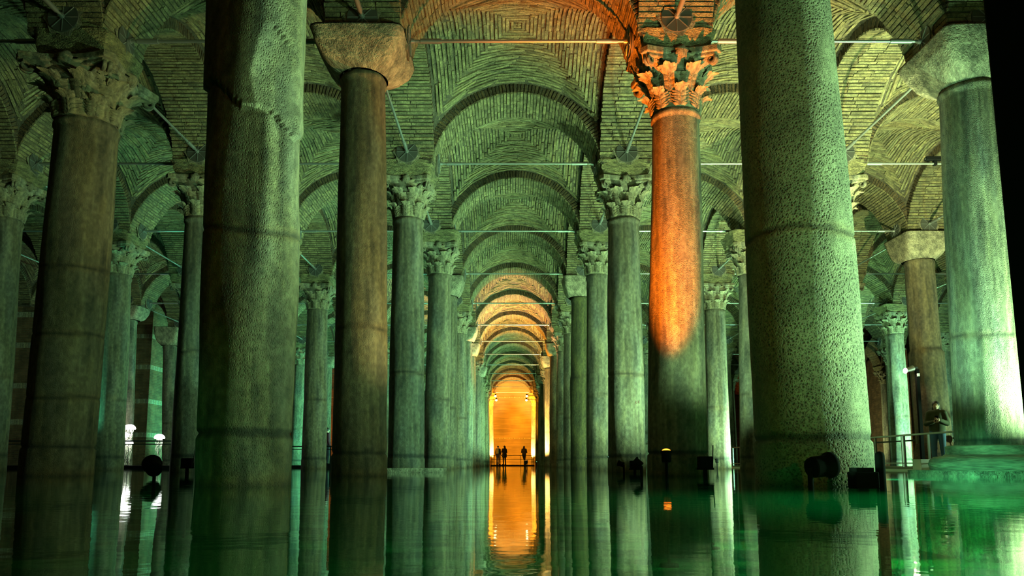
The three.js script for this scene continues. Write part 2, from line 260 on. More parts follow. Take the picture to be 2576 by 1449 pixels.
// groin vault over a square bay, laid in rings parallel to its four arches
const vaultHeight = (x, z) => { const m = Math.min(Math.abs(x), Math.abs(z)), q = Math.max(Math.abs(x), Math.abs(z)) / VA; return AC + Math.sqrt(Math.max(0.05, VR * VR - m * m)) + LIFT * (1 - q * q); };
const vaultShell = sheet(28, 28, (u, v) => { const x = lerp(-VA - 0.06, VA + 0.06, u), z = lerp(-VA - 0.06, VA + 0.06, v); return { p: [x, vaultHeight(x, z) + 0.012, z], uv: [x, z] }; });
const tone = () => { const k = rr(0.82, 1.10), w = rr(-0.04, 0.06); return [k * (1 + w), k, k * (1 - w * 1.2)]; };
function vaultBricks(seed, pick, long = 1) {
  SEED = seed;
  const s = new Soup(), pitch = 0.077, out = [];
  for (let q = 0; q < 4; q++) for (let k = 1; k * pitch < VA + 0.02; k++) {
    const wob = rr(0, 6), ph = rr(0, 9), ring = tone(), lift = rr(0.012, 0.03);
    for (let a = -k * pitch; a < k * pitch - 0.05;) {
      const len = Math.min(rr(0.34, 0.75) * long, k * pitch - a), m = a + len / 2, t = k * pitch - 0.5 * pitch + 0.010 * Math.sin(m * 2.3 + ph) + 0.006 * Math.sin(m * 6 + wob);
      const at = (ss, tt) => (q < 2 ? V((q ? 1 : -1) * tt, vaultHeight(tt, Math.min(Math.abs(ss), tt)), ss) : V(ss, vaultHeight(Math.min(Math.abs(ss), tt), tt), (q === 2 ? 1 : -1) * tt));
      const o = at(m, t), U = at(m + len / 2, t).sub(at(m - len / 2, t)), L = U.length(); U.normalize();
      const T1 = at(m, t + 0.03).sub(at(m, t - 0.03)), N = U.clone().cross(T1).normalize(); if (N.y > 0) N.negate();
      const Vv = N.clone().cross(U).normalize();
      if (len > 0.04) {
        const args = [o, U, Vv, N, Math.max(0.03, L - rr(-0.006, 0.004)), pitch * rr(0.74, 0.86), lift + rr(-0.003, 0.004), 0.03, ring.map((c) => c * rr(0.96, 1.03))];
        if (pick && pick(q, k, m)) out.push(args); else s.brick(...args);
      }
      a += len + 0.004;
    }
  }
  return [s.geometry(), out];
}
// arch ring: axis along z, soffit of thin bricks, end bricks showing on both faces
const A0 = Math.asin((SPRING - AC) / AR);
const archCore = (() => {
  const n = 40, R0 = AR + 0.012, R1 = AR + 0.36, zz = AW - 0.015, s = new Soup(), P = (r, k, z) => { const a = lerp(A0 - 0.02, Math.PI - A0 + 0.02, k / n); return V(r * Math.cos(a), AC + r * Math.sin(a), z); }, w = [1, 1, 1];
  for (let k = 0; k < n; k++) {
    s.quad(P(R0, k, -zz), P(R0, k + 1, -zz), P(R0, k + 1, zz), P(R0, k, zz), 0.14, 2 * zz, w, k * 0.14);
    for (const z of [-zz, zz]) s.quad(P(R0, k, z), P(R1, k, z), P(R1, k + 1, z), P(R0, k + 1, z), 0.34, 0.14, w, 0, k * 0.14);
  }
  return s.geometry();
})();
function archBricks(seed, pick, across = 3) {
  SEED = seed;
  const s = new Soup(), n = 70, step = (Math.PI - 2 * A0) / n, out = [];
  for (let k = 0; k < n; k++) {
    const a = A0 + (k + 0.5) * step + rr(-0.003, 0.003), N = V(-Math.cos(a), -Math.sin(a), 0), T1 = V(-Math.sin(a), Math.cos(a), 0), cut = rr(0.22, 0.44), cuts = [-AW - rr(0.0, 0.02), -AW + cut, -AW + cut + rr(0.3, 0.4), AW + rr(0.0, 0.02)];
    for (let b = 0; b < across; b++) {
      const z0 = cuts[b], z1 = cuts[across === 1 ? 3 : b + 1] - 0.008, o = V(AR * Math.cos(a), AC + AR * Math.sin(a), (z0 + z1) / 2), red = b !== 1 ? 0.85 : 1, tn = tone().map((c) => c * red);
      const args = [o, V(0, 0, 1), T1, N, z1 - z0, AR * step * rr(0.80, 0.92), rr(0.002, 0.022), b === 1 ? 0.04 : 0.02, tn];
      if (pick && pick(k, b)) out.push(args); else s.brick(...args);
    }
    for (const f of [-1, 1]) {                            // ring face: redder bricks on edge
      const o = V((AR + 0.115) * Math.cos(a), AC + (AR + 0.115) * Math.sin(a), f * (AW - 0.01)), k2 = rr(0.34, 0.6), args = [o, N, T1, V(0, 0, f), rr(0.20, 0.22), AR * step * rr(0.7, 0.82), rr(0.004, 0.02), 0.02, [k2, k2 * 0.74, k2 * 0.6]];
      s.brick(...args);
    }
  }
  return [s.geometry(), out];
}
const VAULTS = [101, 202, 303].map((s) => vaultBricks(s)[0]), ARCHES = [11, 22, 33].map((s) => archBricks(s)[0]);
const FAR_VAULTS = [104, 205].map((s) => vaultBricks(s, null, 1.7)[0]), FAR_ARCHES = [14, 25].map((s) => archBricks(s, null, 1)[0]);   // too distant to tell brick from brick
// the bay and the arch that stand largest in view: their most visible bricks are separate pieces
const [heroVault, heroVaultBricks] = vaultBricks(404, (q, k, m) => (q === 3 && k > 7 && k < 24 && Math.abs(m) < 0.85) || (q < 2 && k > 8 && k < 23 && m > -0.95 && m < 0.2)), [heroArch, heroArchBricks] = archBricks(44, (k, b) => b > 0 && k > 5 && k < 64);
const springer = metricBox(2 * AW - 0.03, 1.15, 2 * AW - 0.03);
function singles(list, parent) {
  for (const a of list) {
    const [o, U, Vv, N, len, thick, proud, bed] = a, s = new Soup(); s.brick(V(0, 0, 0), V(1, 0, 0), V(0, 1, 0), V(0, 0, 1), len, thick, proud, bed, [1, 1, 1]);
    const g = s.geometry(); g.deleteAttribute('color');
    const m = part('brick', g, M.oneBrick[Math.floor(rnd() * 4)], parent);
    m.position.copy(o); m.quaternion.setFromRotationMatrix(new THREE.Matrix4().makeBasis(U, Vv, N));
  }
}
const inView = (x, z) => Math.abs(x + 0.1) < -z * 0.76 + 3.4;
const CELLS = []; for (let c = 0; c < XS.length - 1; c++) CELLS.push([(XS[c] + XS[c + 1]) / 2, XS[c + 1] - XS[c]]);
let turnIndex = 0;
for (let i = -2; i < 14; i++) for (const [x, w] of CELLS) {
  const z = row(i + 0.5), sx = (w - 2 * AW) / (2 * VA);
  if (!inView(Math.max(0, Math.abs(x) - w / 2) * Math.sign(x), z - STEP / 2)) continue;
  const hero = i === 1 && Math.abs(x) < 0.1, vault = part('brick_vault', vaultShell, M.mortar, ceiling, x, 0, z);
  vault.scale.x = sx;
  if (hero) {
    part('brick_courses', heroVault, M.brick, vault).userData.kind = 'stuff'; singles(heroVaultBricks, vault);
  } else if (i >= 0 && (i < 9 || Math.abs(x) < 6)) {
    const far = i > 4, k = turnIndex++ % (far ? 2 : 3), m = part('brick_courses', (far ? FAR_VAULTS : VAULTS)[k], M.brick, vault); m.userData.kind = 'stuff';
    m.rotation.y = (turnIndex % 4) * Math.PI / 2;
  }
}
function arch(x, z, span, along, hero) {                  // along: the axis of the barrel runs along x instead of z
  const a = part('brick_arch', archCore, M.mortar, ceiling, x, 0, z), k = turnIndex++ % 3;
  a.scale.x = (span - 2 * AW) / (2 * VA); if (along) a.rotation.y = Math.PI / 2;
  if (hero) { part('voussoirs', heroArch, M.brick, a).userData.kind = 'stuff'; singles(heroArchBricks, a); } else if (-z > 4 && (-z < 50 || Math.abs(x) < 6)) part('voussoirs', -z > 28 ? FAR_ARCHES[k % 2] : ARCHES[k], M.brick, a).userData.kind = 'stuff';
}
for (let i = -1; i < 14; i++) for (const [x, w] of CELLS) if (inView(Math.max(0, Math.abs(x) - w / 2) * Math.sign(x), row(i))) arch(x, row(i), w, false, i === 2 && Math.abs(x) < 0.1);
for (let i = -1; i < 14; i++) for (const x of XS) if (inView(x, row(i + 1))) arch(x, row(i + 0.5), STEP, true, false);
for (let i = -1; i <= 13; i++) for (const x of XS) if (inView(x, row(i))) part('springer', springer, M.mortar, ceiling, x, SPRING + 0.575, row(i));
//@@COLUMNS
// ---------------------------------------------------------------- columns

// shaft: turned drum(s) with worn joints, wet foot, neck ring; its axis leans from (0,0) to (lx, top)
function shaftGeometry({ r0, r1, top, lx = 0, joints = [2.1], foot = 0.34, seed = 1, nu = 48, nv = 90, rough = 1, steps = [], chip, neck = true }) {
  const y0 = FLOOR_Y, ph = [1, 2, 3, 4].map((k) => hash(k, seed, 77) * 6.28);
  return sheet(nu, nv, (u, v) => {
    const y = lerp(y0, top, v), a = u * Math.PI * 2, t = clamp(y / top, 0, 1);
    let r = lerp(r0, r1, t) + 0.012 * Math.sin(t * Math.PI);
    for (const [sy, d] of steps) r += y > sy ? 0 : d * (1 - 0) * sstep(sy - y, 0, 0.01);
    r += rough * (0.006 * Math.sin(3 * a + ph[0] + y * 0.9) + 0.004 * Math.sin(5 * a + ph[1] - y * 1.7) + 0.014 * (fbm(u, y / 8, 6, 9, 3, seed) - 0.5));
    let c = 1, red = 0;
    for (const j of joints) {
      const wv = j + 0.025 * Math.sin(a * 2 + ph[2]) + 0.03 * (fbm(u, 0.3, 14, 3, 2, seed + 5) - 0.5), d = Math.abs(y - wv);
      r -= 0.012 * (1 - sstep(d, 0.004, 0.03)); c *= 1 - 0.66 * (1 - sstep(d, 0.008, 0.04)); red += 0.5 * (1 - sstep(d, 0.02, 0.10));
    }
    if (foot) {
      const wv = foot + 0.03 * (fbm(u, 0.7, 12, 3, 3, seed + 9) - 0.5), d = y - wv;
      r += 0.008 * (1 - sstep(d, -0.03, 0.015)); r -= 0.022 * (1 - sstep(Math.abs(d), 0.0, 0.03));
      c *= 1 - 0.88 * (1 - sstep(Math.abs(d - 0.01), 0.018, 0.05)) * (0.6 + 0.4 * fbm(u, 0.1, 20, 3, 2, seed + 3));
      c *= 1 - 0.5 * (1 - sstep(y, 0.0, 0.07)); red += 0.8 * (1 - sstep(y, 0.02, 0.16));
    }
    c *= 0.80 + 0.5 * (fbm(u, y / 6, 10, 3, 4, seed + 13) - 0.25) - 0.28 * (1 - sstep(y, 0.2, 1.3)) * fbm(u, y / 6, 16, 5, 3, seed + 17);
    if (neck) r += 0.026 * (1 - sstep(Math.abs(y - top + 0.06), 0.03, 0.055));
    if (chip) r = chip(r, a, y);
    const x = Math.cos(a) * r + lx * t, z = Math.sin(a) * r;
    return { p: [x, y, -z], uv: [u * Math.round(2 * Math.PI * r0 * 1.818) / 1.818, y], c: [c * (1 + 0.16 * red), c * (1 - 0.06 * red), c * (1 - 0.3 * red)] };
  }, true);
}
// Corinthian capital, base of the bell at y = 0, 0.9 m to the top of the abacus
const bellR = (y) => 0.345 + 0.03 * y + 0.17 * Math.pow(clamp(y / 0.78, 0, 1), 3);
// acanthus leaf: a midrib with pairs of grooved leaflets, the tip rolled outwards; gaps between leaflets show the bell
function leafGeometry(width, height, y0, out, nu = 4, nv = 7, pairs = 4) {
  const spots = [], curlAt = (v) => (v > 0.58 ? Math.pow((v - 0.58) / 0.42, 1.6) : 0), dropAt = (v) => (v > 0.80 ? Math.pow((v - 0.80) / 0.20, 1.5) : 0);
  const at = (s, v, lift) => {                            // s: metres sideways, v: 0..1 up the leaf
    const o = 0.024 + 0.055 * v + out * curlAt(v) - 0.9 * s * s / width * (1 - 0.6 * curlAt(v)) + lift, y = y0 + height * v - 0.085 * dropAt(v) - 0.16 * Math.abs(s) * curlAt(v), r = bellR(y) + Math.max(o, -0.006), a = s / (r + 0.01);
    return [Math.sin(a) * r, y, Math.cos(a) * r];
  };
  spots.push(sheet(nu, nv * 2, (u, v) => { const w = 0.030 * (1 - 0.5 * v) + 0.045 * Math.pow(Math.sin(Math.PI * clamp((v - 0.55) / 0.46, 0, 1)), 0.8), s = (u * 2 - 1) * w; return { p: at(s, v, 0.016 * Math.cos((u * 2 - 1) * 1.5)), uv: [s, v * height] }; }));
  for (const side of [-1, 1]) for (let k = 0; k < pairs; k++) {
    const v0 = 0.03 + 0.78 * k / pairs, reach = width * [0.80, 0.96, 0.90, 0.62][Math.min(3, k + 4 - pairs)], up = 0.24, fat = height * 0.25;
    for (let f = 0; f < 3; f++) {                         // each leaflet has three fingers
      const ang = (f - 1) * 0.34, len = f === 1 ? 1 : 0.80;
      spots.push(sheet(nu, nv, (u, v) => {
        const c = u * 2 - 1, wd = fat * 0.36 * Math.sin(Math.PI * Math.min(1, 0.16 + 0.84 * v)) * (v > 0.999 ? 0.2 : 1), t = v * len, bend = 0.35 * v * v;
        const s = side * (reach * t * Math.cos(ang * 0.8) - c * wd * 0.75 * (1 - bend)) , vv = v0 + (up * Math.pow(t, 1.25) + ang * 0.22 * t) + (c * wd) / height * 0.8;
        return { p: at(s, clamp(vv, 0, 1.02), 0.012 * Math.cos(c * 1.5) + 0.04 * v * v), uv: [s, vv * height] };
      }));
    }
  }
  return merge(spots);
}
const LOW = leafGeometry(0.185, 0.36, 0.01, 0.115), HIGH = leafGeometry(0.25, 0.42, 0.25, 0.14), LOWS = leafGeometry(0.185, 0.36, 0.01, 0.115, 2, 3), HIGHS = leafGeometry(0.25, 0.42, 0.25, 0.14, 2, 3), LOWF = leafGeometry(0.185, 0.36, 0.01, 0.115, 1, 2, 3), HIGHF = leafGeometry(0.25, 0.42, 0.25, 0.14, 1, 2, 3);
const bell = (() => { const p = []; for (let k = 0; k <= 16; k++) p.push(new THREE.Vector2(bellR(k / 16 * 0.80), k / 16 * 0.80)); const g = new THREE.LatheGeometry([new THREE.Vector2(0.0, 0), ...p, new THREE.Vector2(0, 0.80)], 32); return g; })();
const abacus = (() => {
  const s = new THREE.Shape(), h = 0.57, c = 0.50, q = 0.455;
  s.moveTo(-c, -h); s.quadraticCurveTo(0, -q + 0.06, c, -h); s.lineTo(h, -c); s.quadraticCurveTo(q - 0.06, 0, h, c); s.lineTo(c, h); s.quadraticCurveTo(0, q - 0.06, -c, h); s.lineTo(-h, c); s.quadraticCurveTo(-q + 0.06, 0, -h, -c); s.closePath();
  const a = new THREE.ExtrudeGeometry(s, { depth: 0.07, bevelEnabled: true, bevelSize: 0.02, bevelThickness: 0.02, bevelSegments: 2, curveSegments: 10 }); a.rotateX(-Math.PI / 2); a.translate(0, 0.79, 0);
  const b = a.clone(); b.scale(0.93, 1, 0.93); b.translate(0, -0.055, 0);
  return merge([a, b]);
})();
const voluteOf = (n, m0) => {                                   // helix stalk that rises to the abacus corner and rolls in
  const pts = []; for (let k = 0; k <= 26; k++) { const t = k / 26; if (t < 0.55) { const s = t / 0.55; pts.push(V(lerp(-0.16, -0.03, s), lerp(0.48, 0.755, Math.pow(s, 0.8)), lerp(0.40, 0.66, s * s))); } else { const s = (t - 0.55) / 0.45, a = Math.PI / 2 - s * 7.4, r = 0.075 * (1 - 0.75 * s); pts.push(V(-0.03, 0.68 + r * Math.sin(a), 0.66 + r * Math.cos(a) * 0.9)); } }
  const g = new THREE.TubeGeometry(new THREE.CatmullRomCurve3(pts), n, 0.028, m0, false); const m = g.clone(); m.scale(-1, 1, 1); m.index.array.reverse(); return merge([g, m]);
}, volute = voluteOf(40, 6), voluteFar = voluteOf(16, 4);
const spray = leafGeometry(0.14, 0.24, 0.52, 0.10, 2, 4, 3);        // small leaf under each corner
const fleuron = (() => { const g = new THREE.SphereGeometry(0.10, 14, 12); g.scale(1, 1.05, 0.8); const p = g.attributes.position; for (let k = 0; k < p.count; k++) { const a = Math.atan2(p.getY(k), p.getX(k)), f = 1 + 0.14 * Math.cos(5 * a); p.setXYZ(k, p.getX(k) * f, p.getY(k) * f, p.getZ(k)); } g.computeVertexNormals(); g.translate(0, 0.80, 0.50); return g; })();
function roughBlock(w0, w1, h, seed, n = 10, amp = 0.03) { // hewn block, width w0 below, w1 above
  const g = new THREE.BoxGeometry(1, 1, 1, n, 4, n), p = g.attributes.position, u = g.attributes.uv, nn = g.attributes.normal;
  for (let k = 0; k < p.count; k++) {
    const x = p.getX(k), y = p.getY(k) + 0.5, z = p.getZ(k), w = lerp(w0, w1, y) * 2, f = amp * (hash(Math.round(x * 90), Math.round(y * 90) * 131 + Math.round(z * 90), seed) - 0.6);
    const ex = Math.abs(x) > 0.49 ? f : 0, ez = Math.abs(z) > 0.49 ? f : 0, cut = Math.abs(x) > 0.49 && Math.abs(z) > 0.49 ? 0.94 : 1;
    p.setXYZ(k, (x * w + ex * Math.sign(x)) * cut, y * h + (y < 0.01 ? f * 0.4 : 0), (z * w + ez * Math.sign(z)) * cut);
    u.setXY(k, Math.abs(nn.getX(k)) > 0.5 ? p.getZ(k) : p.getX(k), Math.abs(nn.getY(k)) > 0.5 ? p.getZ(k) : p.getY(k));
  }
  const q = mergeVertices(g, 1e-4); q.computeVertexNormals(); return q;
}
const IMPOSTS = [1, 2, 3].map((s) => roughBlock(0.50, 0.60, 1, s, 10, 0.05));
// plain capital: circle at the neck swelling into a square block
function plainCapital(rn, half, h, lip = 0.5) {
  const nu = 64, nv = 22;
  return sheet(nu, nv, (u, v) => {
    const a = u * Math.PI * 2 + Math.PI / 4, sq = sstep(v, 0.0, lip * 0.75), n = lerp(2, 18, sq), ca = Math.cos(a), sa = Math.sin(a);
    const rise = v < lip ? lerp(rn * 1.08, half * 0.90, Math.pow(v / lip, 0.85)) : lerp(half * 0.90, half, (v - lip) / (1 - lip));
    let r = rise / Math.pow(Math.pow(Math.abs(ca), n) + Math.pow(Math.abs(sa), n), 1 / n); r = Math.min(r, rise * 1.34);
    if (v > 0.985) r *= v > 0.999 ? 0 : 0.985;
    const y = h * Math.min(1, v / 0.985), b = 0.01 * Math.sin(a * 3 + v * 7);
    return { p: [ca * (r + b), y, -sa * (r + b)], uv: [u * 4, y] };
  }, true);
}
const PLAIN = plainCapital(0.36, 0.60, 0.70), PLAIN_TALL = plainCapital(0.355, 0.735, 0.58, 0.62);
const plinth = roughBlock(0.62, 0.60, 0.14, 9, 8, 0.02);
const CORINTH_FAR = (() => {
  const all = [bell, abacus]; for (let k = 0; k < 8; k++) { all.push(LOWF.clone().rotateY(k * Math.PI / 4), HIGHF.clone().rotateY((k + 0.5) * Math.PI / 4)); if (k < 4) { all.push(voluteFar.clone().rotateY((k + 0.5) * Math.PI / 2)); all.push(fleuron.clone().rotateY(k * Math.PI / 2)); } } return merge(all);
})();
function column(o) {
  const { x, i, kind, near = 0, mat = 0, top = kind === 'corinthian' ? 5.6 : 6.08, r0 = 0.40, r1 = 0.335, lx = 0, label, group, base, plinthSlab, material } = o;
  const t = thing('marble_column', label, 'column', x, 0, row(i), group); t.userData.kind = 'thing';
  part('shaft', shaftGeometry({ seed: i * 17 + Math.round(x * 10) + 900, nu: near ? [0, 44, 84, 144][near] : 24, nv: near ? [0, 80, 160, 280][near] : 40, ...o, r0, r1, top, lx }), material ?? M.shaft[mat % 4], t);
  const k = r1 / 0.345;
  if (kind === 'corinthian') {
    const cap = part('capital', near ? merge([bell, abacus]) : CORINTH_FAR, M.carved, t, lx, top, 0); cap.scale.set(Math.max(0.92, k), 1, Math.max(0.92, k)); cap.rotation.y = hash(i, Math.round(x), 5) * 0.06 - 0.03;
    if (near) {
      for (let q = 0; q < 8; q++) { part('acanthus_leaf', near > 1 ? LOW : LOWS, M.carved, cap).rotation.y = q * Math.PI / 4; part('acanthus_leaf', near > 1 ? HIGH : HIGHS, M.carved, cap).rotation.y = (q + 0.5) * Math.PI / 4; }
      for (let q = 0; q < 4; q++) { part('volute', volute, M.carved, cap).rotation.y = (q + 0.5) * Math.PI / 2; part('fleuron', fleuron, M.carved, cap).rotation.y = q * Math.PI / 2; part('corner_leaf', spray, M.carved, cap).rotation.y = (q + 0.5) * Math.PI / 2; }
    }
    const im = part('impost', IMPOSTS[mod(i, 3)], M.impost, t, lx * 0.5, top + 0.88, 0); im.scale.y = SPRING + 0.05 - top - 0.88;
  } else {
    const c = part('capital', kind === 'tall' ? PLAIN_TALL : PLAIN, M.block, t, lx, top, 0); if (kind === 'tall') c.scale.set(1, (SPRING + 0.08 - top) / 0.58, 1); else c.scale.set(Math.max(1, k), (SPRING + 0.03 - top) / 0.70, Math.max(1, k));
  }
  if (base) {                                             // attic base: torus, scotia, torus on a square plinth
    const P = [[0, FLOOR_Y], [0.80, FLOOR_Y], [0.80, 0.0], [0.80, 0.05], [0.84, 0.10], [0.86, 0.17], [0.84, 0.24], [0.78, 0.285], [0.66, 0.30], [0.62, 0.33], [0.62, 0.44], [0.58, 0.455], [0, 0.455]].map(([a, b]) => new THREE.Vector2(a, b));
    part('base', new THREE.LatheGeometry(P, 64), M.block, t); part('plinth', roughBlock(0.92, 0.90, 0.08 - FLOOR_Y, 4, 12, 0.03), M.block, t, 0, FLOOR_Y, 0);
  }
  if (o.mound) part('base', new THREE.LatheGeometry([[0, FLOOR_Y], [0.60, FLOOR_Y], [0.60, 0.05], [0.57, 0.20], [0.52, 0.52], [0.46, 0.78], [0.40, 0.80]].map(([a, b]) => new THREE.Vector2(a, b)), 40), M.darkStone, t);
  if (plinthSlab) part('plinth', plinth, M.block, t, plinthSlab, -0.05, 0);
  return t;
}
// the ones the photograph tells apart
const SIDE = { L: 'left', R: 'right' };
const chipA = (r, a, y) => { const lip = 3.30 - 0.24 * Math.cos(a + 0.3) + 0.05 * Math.sin(5 * a); let q = r; if (y > lip) { q += 0.035; if (y < lip + 0.75) q = Math.min(q, (r + 0.035 - 0.075 * (1 - Math.abs(y - lip - 0.30) / 0.75)) / Math.max(0.4, Math.cos(a + 0.75))); } else if (y > lip - 1.5) q -= 0.035 * Math.exp(-Math.pow((a - 5.55) / 0.16, 2)) * (1 - (lip - y) / 1.5) + 0.02 * sstep(y, lip - 0.06, lip); return q; };
const KEY = [
  { line: 'L1', i: 0, kind: 'plain', x: -2.385, lx: -0.05, r0: 0.375, r1: 0.385, joints: [2.12], foot: 0.42, near: 3, top: 6.1, mat: 2, material: M.rugged, rough: 2.4, chip: chipA, label: 'huge nearest column left of the nave, rough brown shaft with a chipped joint high up' },
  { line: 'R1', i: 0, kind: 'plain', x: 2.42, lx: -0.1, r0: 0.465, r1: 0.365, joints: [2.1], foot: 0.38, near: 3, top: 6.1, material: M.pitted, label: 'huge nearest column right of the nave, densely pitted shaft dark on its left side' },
  { line: 'L1', i: 1, kind: 'tall', x: -2.40, lx: -0.09, r0: 0.405, r1: 0.345, joints: [2.2], foot: 0.33, near: 2, top: 6.28, mat: 2, label: 'brown column under a tall plain block capital, left end of the orange lit tie rod' },
  { line: 'R1', i: 1, kind: 'corinthian', x: 2.37, lx: 0.12, r0: 0.445, r1: 0.36, joints: [], foot: 0.33, near: 3, top: 5.66, mat: 1, material: M.rugged, label: 'column with leaf capital whose left side glows orange from a small spotlight at its foot' },
  { line: 'L1', i: 2, kind: 'corinthian', x: -2.40, lx: -0.03, r0: 0.395, r1: 0.325, joints: [2.12], near: 2, mat: 1, plinthSlab: 0.25, label: 'green leaf capital column standing on a flat slab just behind the brown block capital column' },
  { line: 'R1', i: 2, kind: 'corinthian', x: 2.37, lx: 0.03, r0: 0.40, r1: 0.34, joints: [2.1], near: 2, mat: 3, label: 'pale green column with leaf capital directly left of the orange lit column' },
  { line: 'L1', i: 3, kind: 'corinthian', x: -2.22, lx: 0.02, r0: 0.36, r1: 0.32, joints: [2.0], near: 1, mat: 0, label: 'third leaf capital column along the left side of the nave, bright green right edge' },
  { line: 'R1', i: 3, kind: 'corinthian', x: 2.34, lx: 0.03, r0: 0.33, r1: 0.30, joints: [2.1], near: 1, mat: 1, label: 'slim leaf capital column right of the nave, between the dark stepped column and pale column' },
  { line: 'R1', i: 4, kind: 'plain', x: 2.26, lx: 0.05, r0: 0.30, r1: 0.285, joints: [3.2], near: 1, top: 6.05, material: M.mossy, steps: [[3.2, 0.02]], label: 'dark mossy two drum column under a smooth pale bowl shaped capital right of the nave' },
  { line: 'L2', i: 1, kind: 'corinthian', x: -6.94, lx: 0.08, r0: 0.485, r1: 0.445, joints: [1.15, 2.1, 3.12], foot: 0.42, near: 2, top: 5.48, mat: 2, label: 'thick dim brown column with leaf capital at the left edge, four joints in its shaft' },
  { line: 'R2', i: 1, kind: 'tall', x: 7.12, lx: 0.05, r0: 0.49, r1: 0.395, joints: [2.1], foot: 0.5, near: 2, top: 6.1, mat: 3, base: true, material: M.granular, label: 'bright column at the right edge on a moulded round base with a flared block capital' },
  { line: 'L2', i: 2, kind: 'corinthian', x: -7.0, lx: -0.05, r0: 0.42, r1: 0.37, joints: [2.6], near: 2, mat: 1, label: 'dim green column with leaf capital just left of the huge rough brown column' },
  { line: 'R3', i: 3, kind: 'plain', x: 11.84, lx: -0.1, r0: 0.40, r1: 0.385, joints: [3.4], near: 1, top: 6.02, mat: 2, steps: [[3.4, 0.05]], mound: true, label: 'brown streaked two drum column with a plain bowl capital behind the steel railing' },
  { line: 'L3', i: 3, kind: 'corinthian', x: -11.53, lx: -0.05, r0: 0.44, r1: 0.375, joints: [2.0], near: 1, mat: 0, label: 'blue green column with worn leaf capital just right of the thick dim brown column' },
  { line: 'R2', i: 4, kind: 'corinthian', x: 7.09, lx: 0.04, r0: 0.41, r1: 0.345, joints: [2.1], near: 1, mat: 3, label: 'brightly lit leaf capital column seen between the orange lit column and the pitted column' },
  { line: 'L2', i: 4, kind: 'corinthian', x: -6.98, lx: -0.04, r0: 0.42, r1: 0.35, joints: [2.4], near: 1, mat: 0, label: 'dull green leaf capital column between the rough brown column and the block capital column' },
  { line: 'R2', i: 2, kind: 'corinthian', x: 7.14, r0: 0.40, near: 1, mat: 2, label: 'brown column peeping out along the right edge of the huge pitted column' },
  { line: 'R2', i: 3, kind: 'corinthian', x: 6.68, lx: 0.1, r0: 0.34, r1: 0.29, near: 1, mat: 1, label: 'slim green column peeping out along the left edge of the huge pitted column' },
  { line: 'L3', i: 2, kind: 'corinthian', x: -11.5, near: 1, mat: 0, label: 'column cut off by the left picture edge, only its worn green leaf capital in view' },
  { line: 'L4', i: 5, kind: 'plain', x: -16.1, lx: -0.15, r0: 0.28, r1: 0.27, top: 6.2, near: 1, mat: 3, joints: [3.2], label: 'slender pinkish column with a bright bowl capital behind the jellyfish lamps' },
  { line: 'L4', i: 6, kind: 'plain', x: -16.5, lx: -0.3, r0: 0.30, r1: 0.30, top: 5.9, near: 1, mat: 1, label: 'shadowy green column with a cone shaped capital above the rightmost jellyfish lamp' },
  { line: 'L3', i: 7, kind: 'corinthian', x: -11.77, near: 1, r0: 0.36, mat: 3, label: 'bright blue green column behind the dark railing, right of the rough brown column' },
  { line: 'R4', i: 5, kind: 'corinthian', x: 16.06, r0: 0.36, near: 1, mat: 3, label: 'bright green column left of the brown streaked two drum column behind the railing' },
  { line: 'R4', i: 4, kind: 'plain', x: 16.35, r0: 0.42, near: 1, mat: 1, label: 'shaded green column squeezed between the two drum column and the bright right edge column' },
  { line: 'L1', i: 4, kind: 'plain', x: -2.4, near: 1, r0: 0.36, mat: 0, label: 'fourth column of the left nave row from the leaf capitals, thin strip with plain capital' },
  { line: 'R1', i: 8, kind: 'plain', x: 2.36, near: 1, r0: 0.42, r1: 0.38, mat: 2, label: 'distant right nave column lit blazing yellow white from the left' },
];
const done = new Set();
const keyed = new Map();
for (const k of KEY) { keyed.set(k.line + k.i, column(k)); done.add(k.line + k.i); }
{ // two small red letters scratched on the pale green column
  const font = await new FontLoader().loadAsync('fonts/droid/droid_sans_regular.typeface.json'), shaft = keyed.get('R12').children[0], red = std(lin(0.10, 0.035, 0.025));
  for (const [q, dy] of [[0.40, 0], [0.58, 0.012]]) { const g = new TextGeometry('K', { font, size: 0.062, depth: 0.006, curveSegments: 3 }); g.translate(-0.022, 0, 0); const m = part('graffiti', g, red, shaft, Math.sin(q) * 0.387 + 0.008, 1.45 + dy, Math.cos(q) * 0.387); m.rotation.y = q; }
}
const KIND = (line, i) => { if (line === 'L1') return [6, 7, 9].includes(i) ? 'plain' : 'corinthian'; if (line === 'R1') return [7, 10].includes(i) ? 'plain' : 'corinthian'; return hash(i, line.charCodeAt(0) * 7 + line.charCodeAt(1), 3) < 0.3 ? 'plain' : 'corinthian'; };
const REST = { L1: [5, 13], R1: [5, 13], L2: [3, 13], R2: [5, 13], L3: [4, 12], R3: [4, 12], L4: [4, 10], R4: [6, 12], R5: [5, 12], R6: [7, 12] };
const NTH = ['', 'first', 'second', 'third', 'fourth', 'fifth', 'sixth', 'seventh', 'eighth', 'ninth', 'tenth', 'eleventh', 'twelfth', 'thirteenth'];
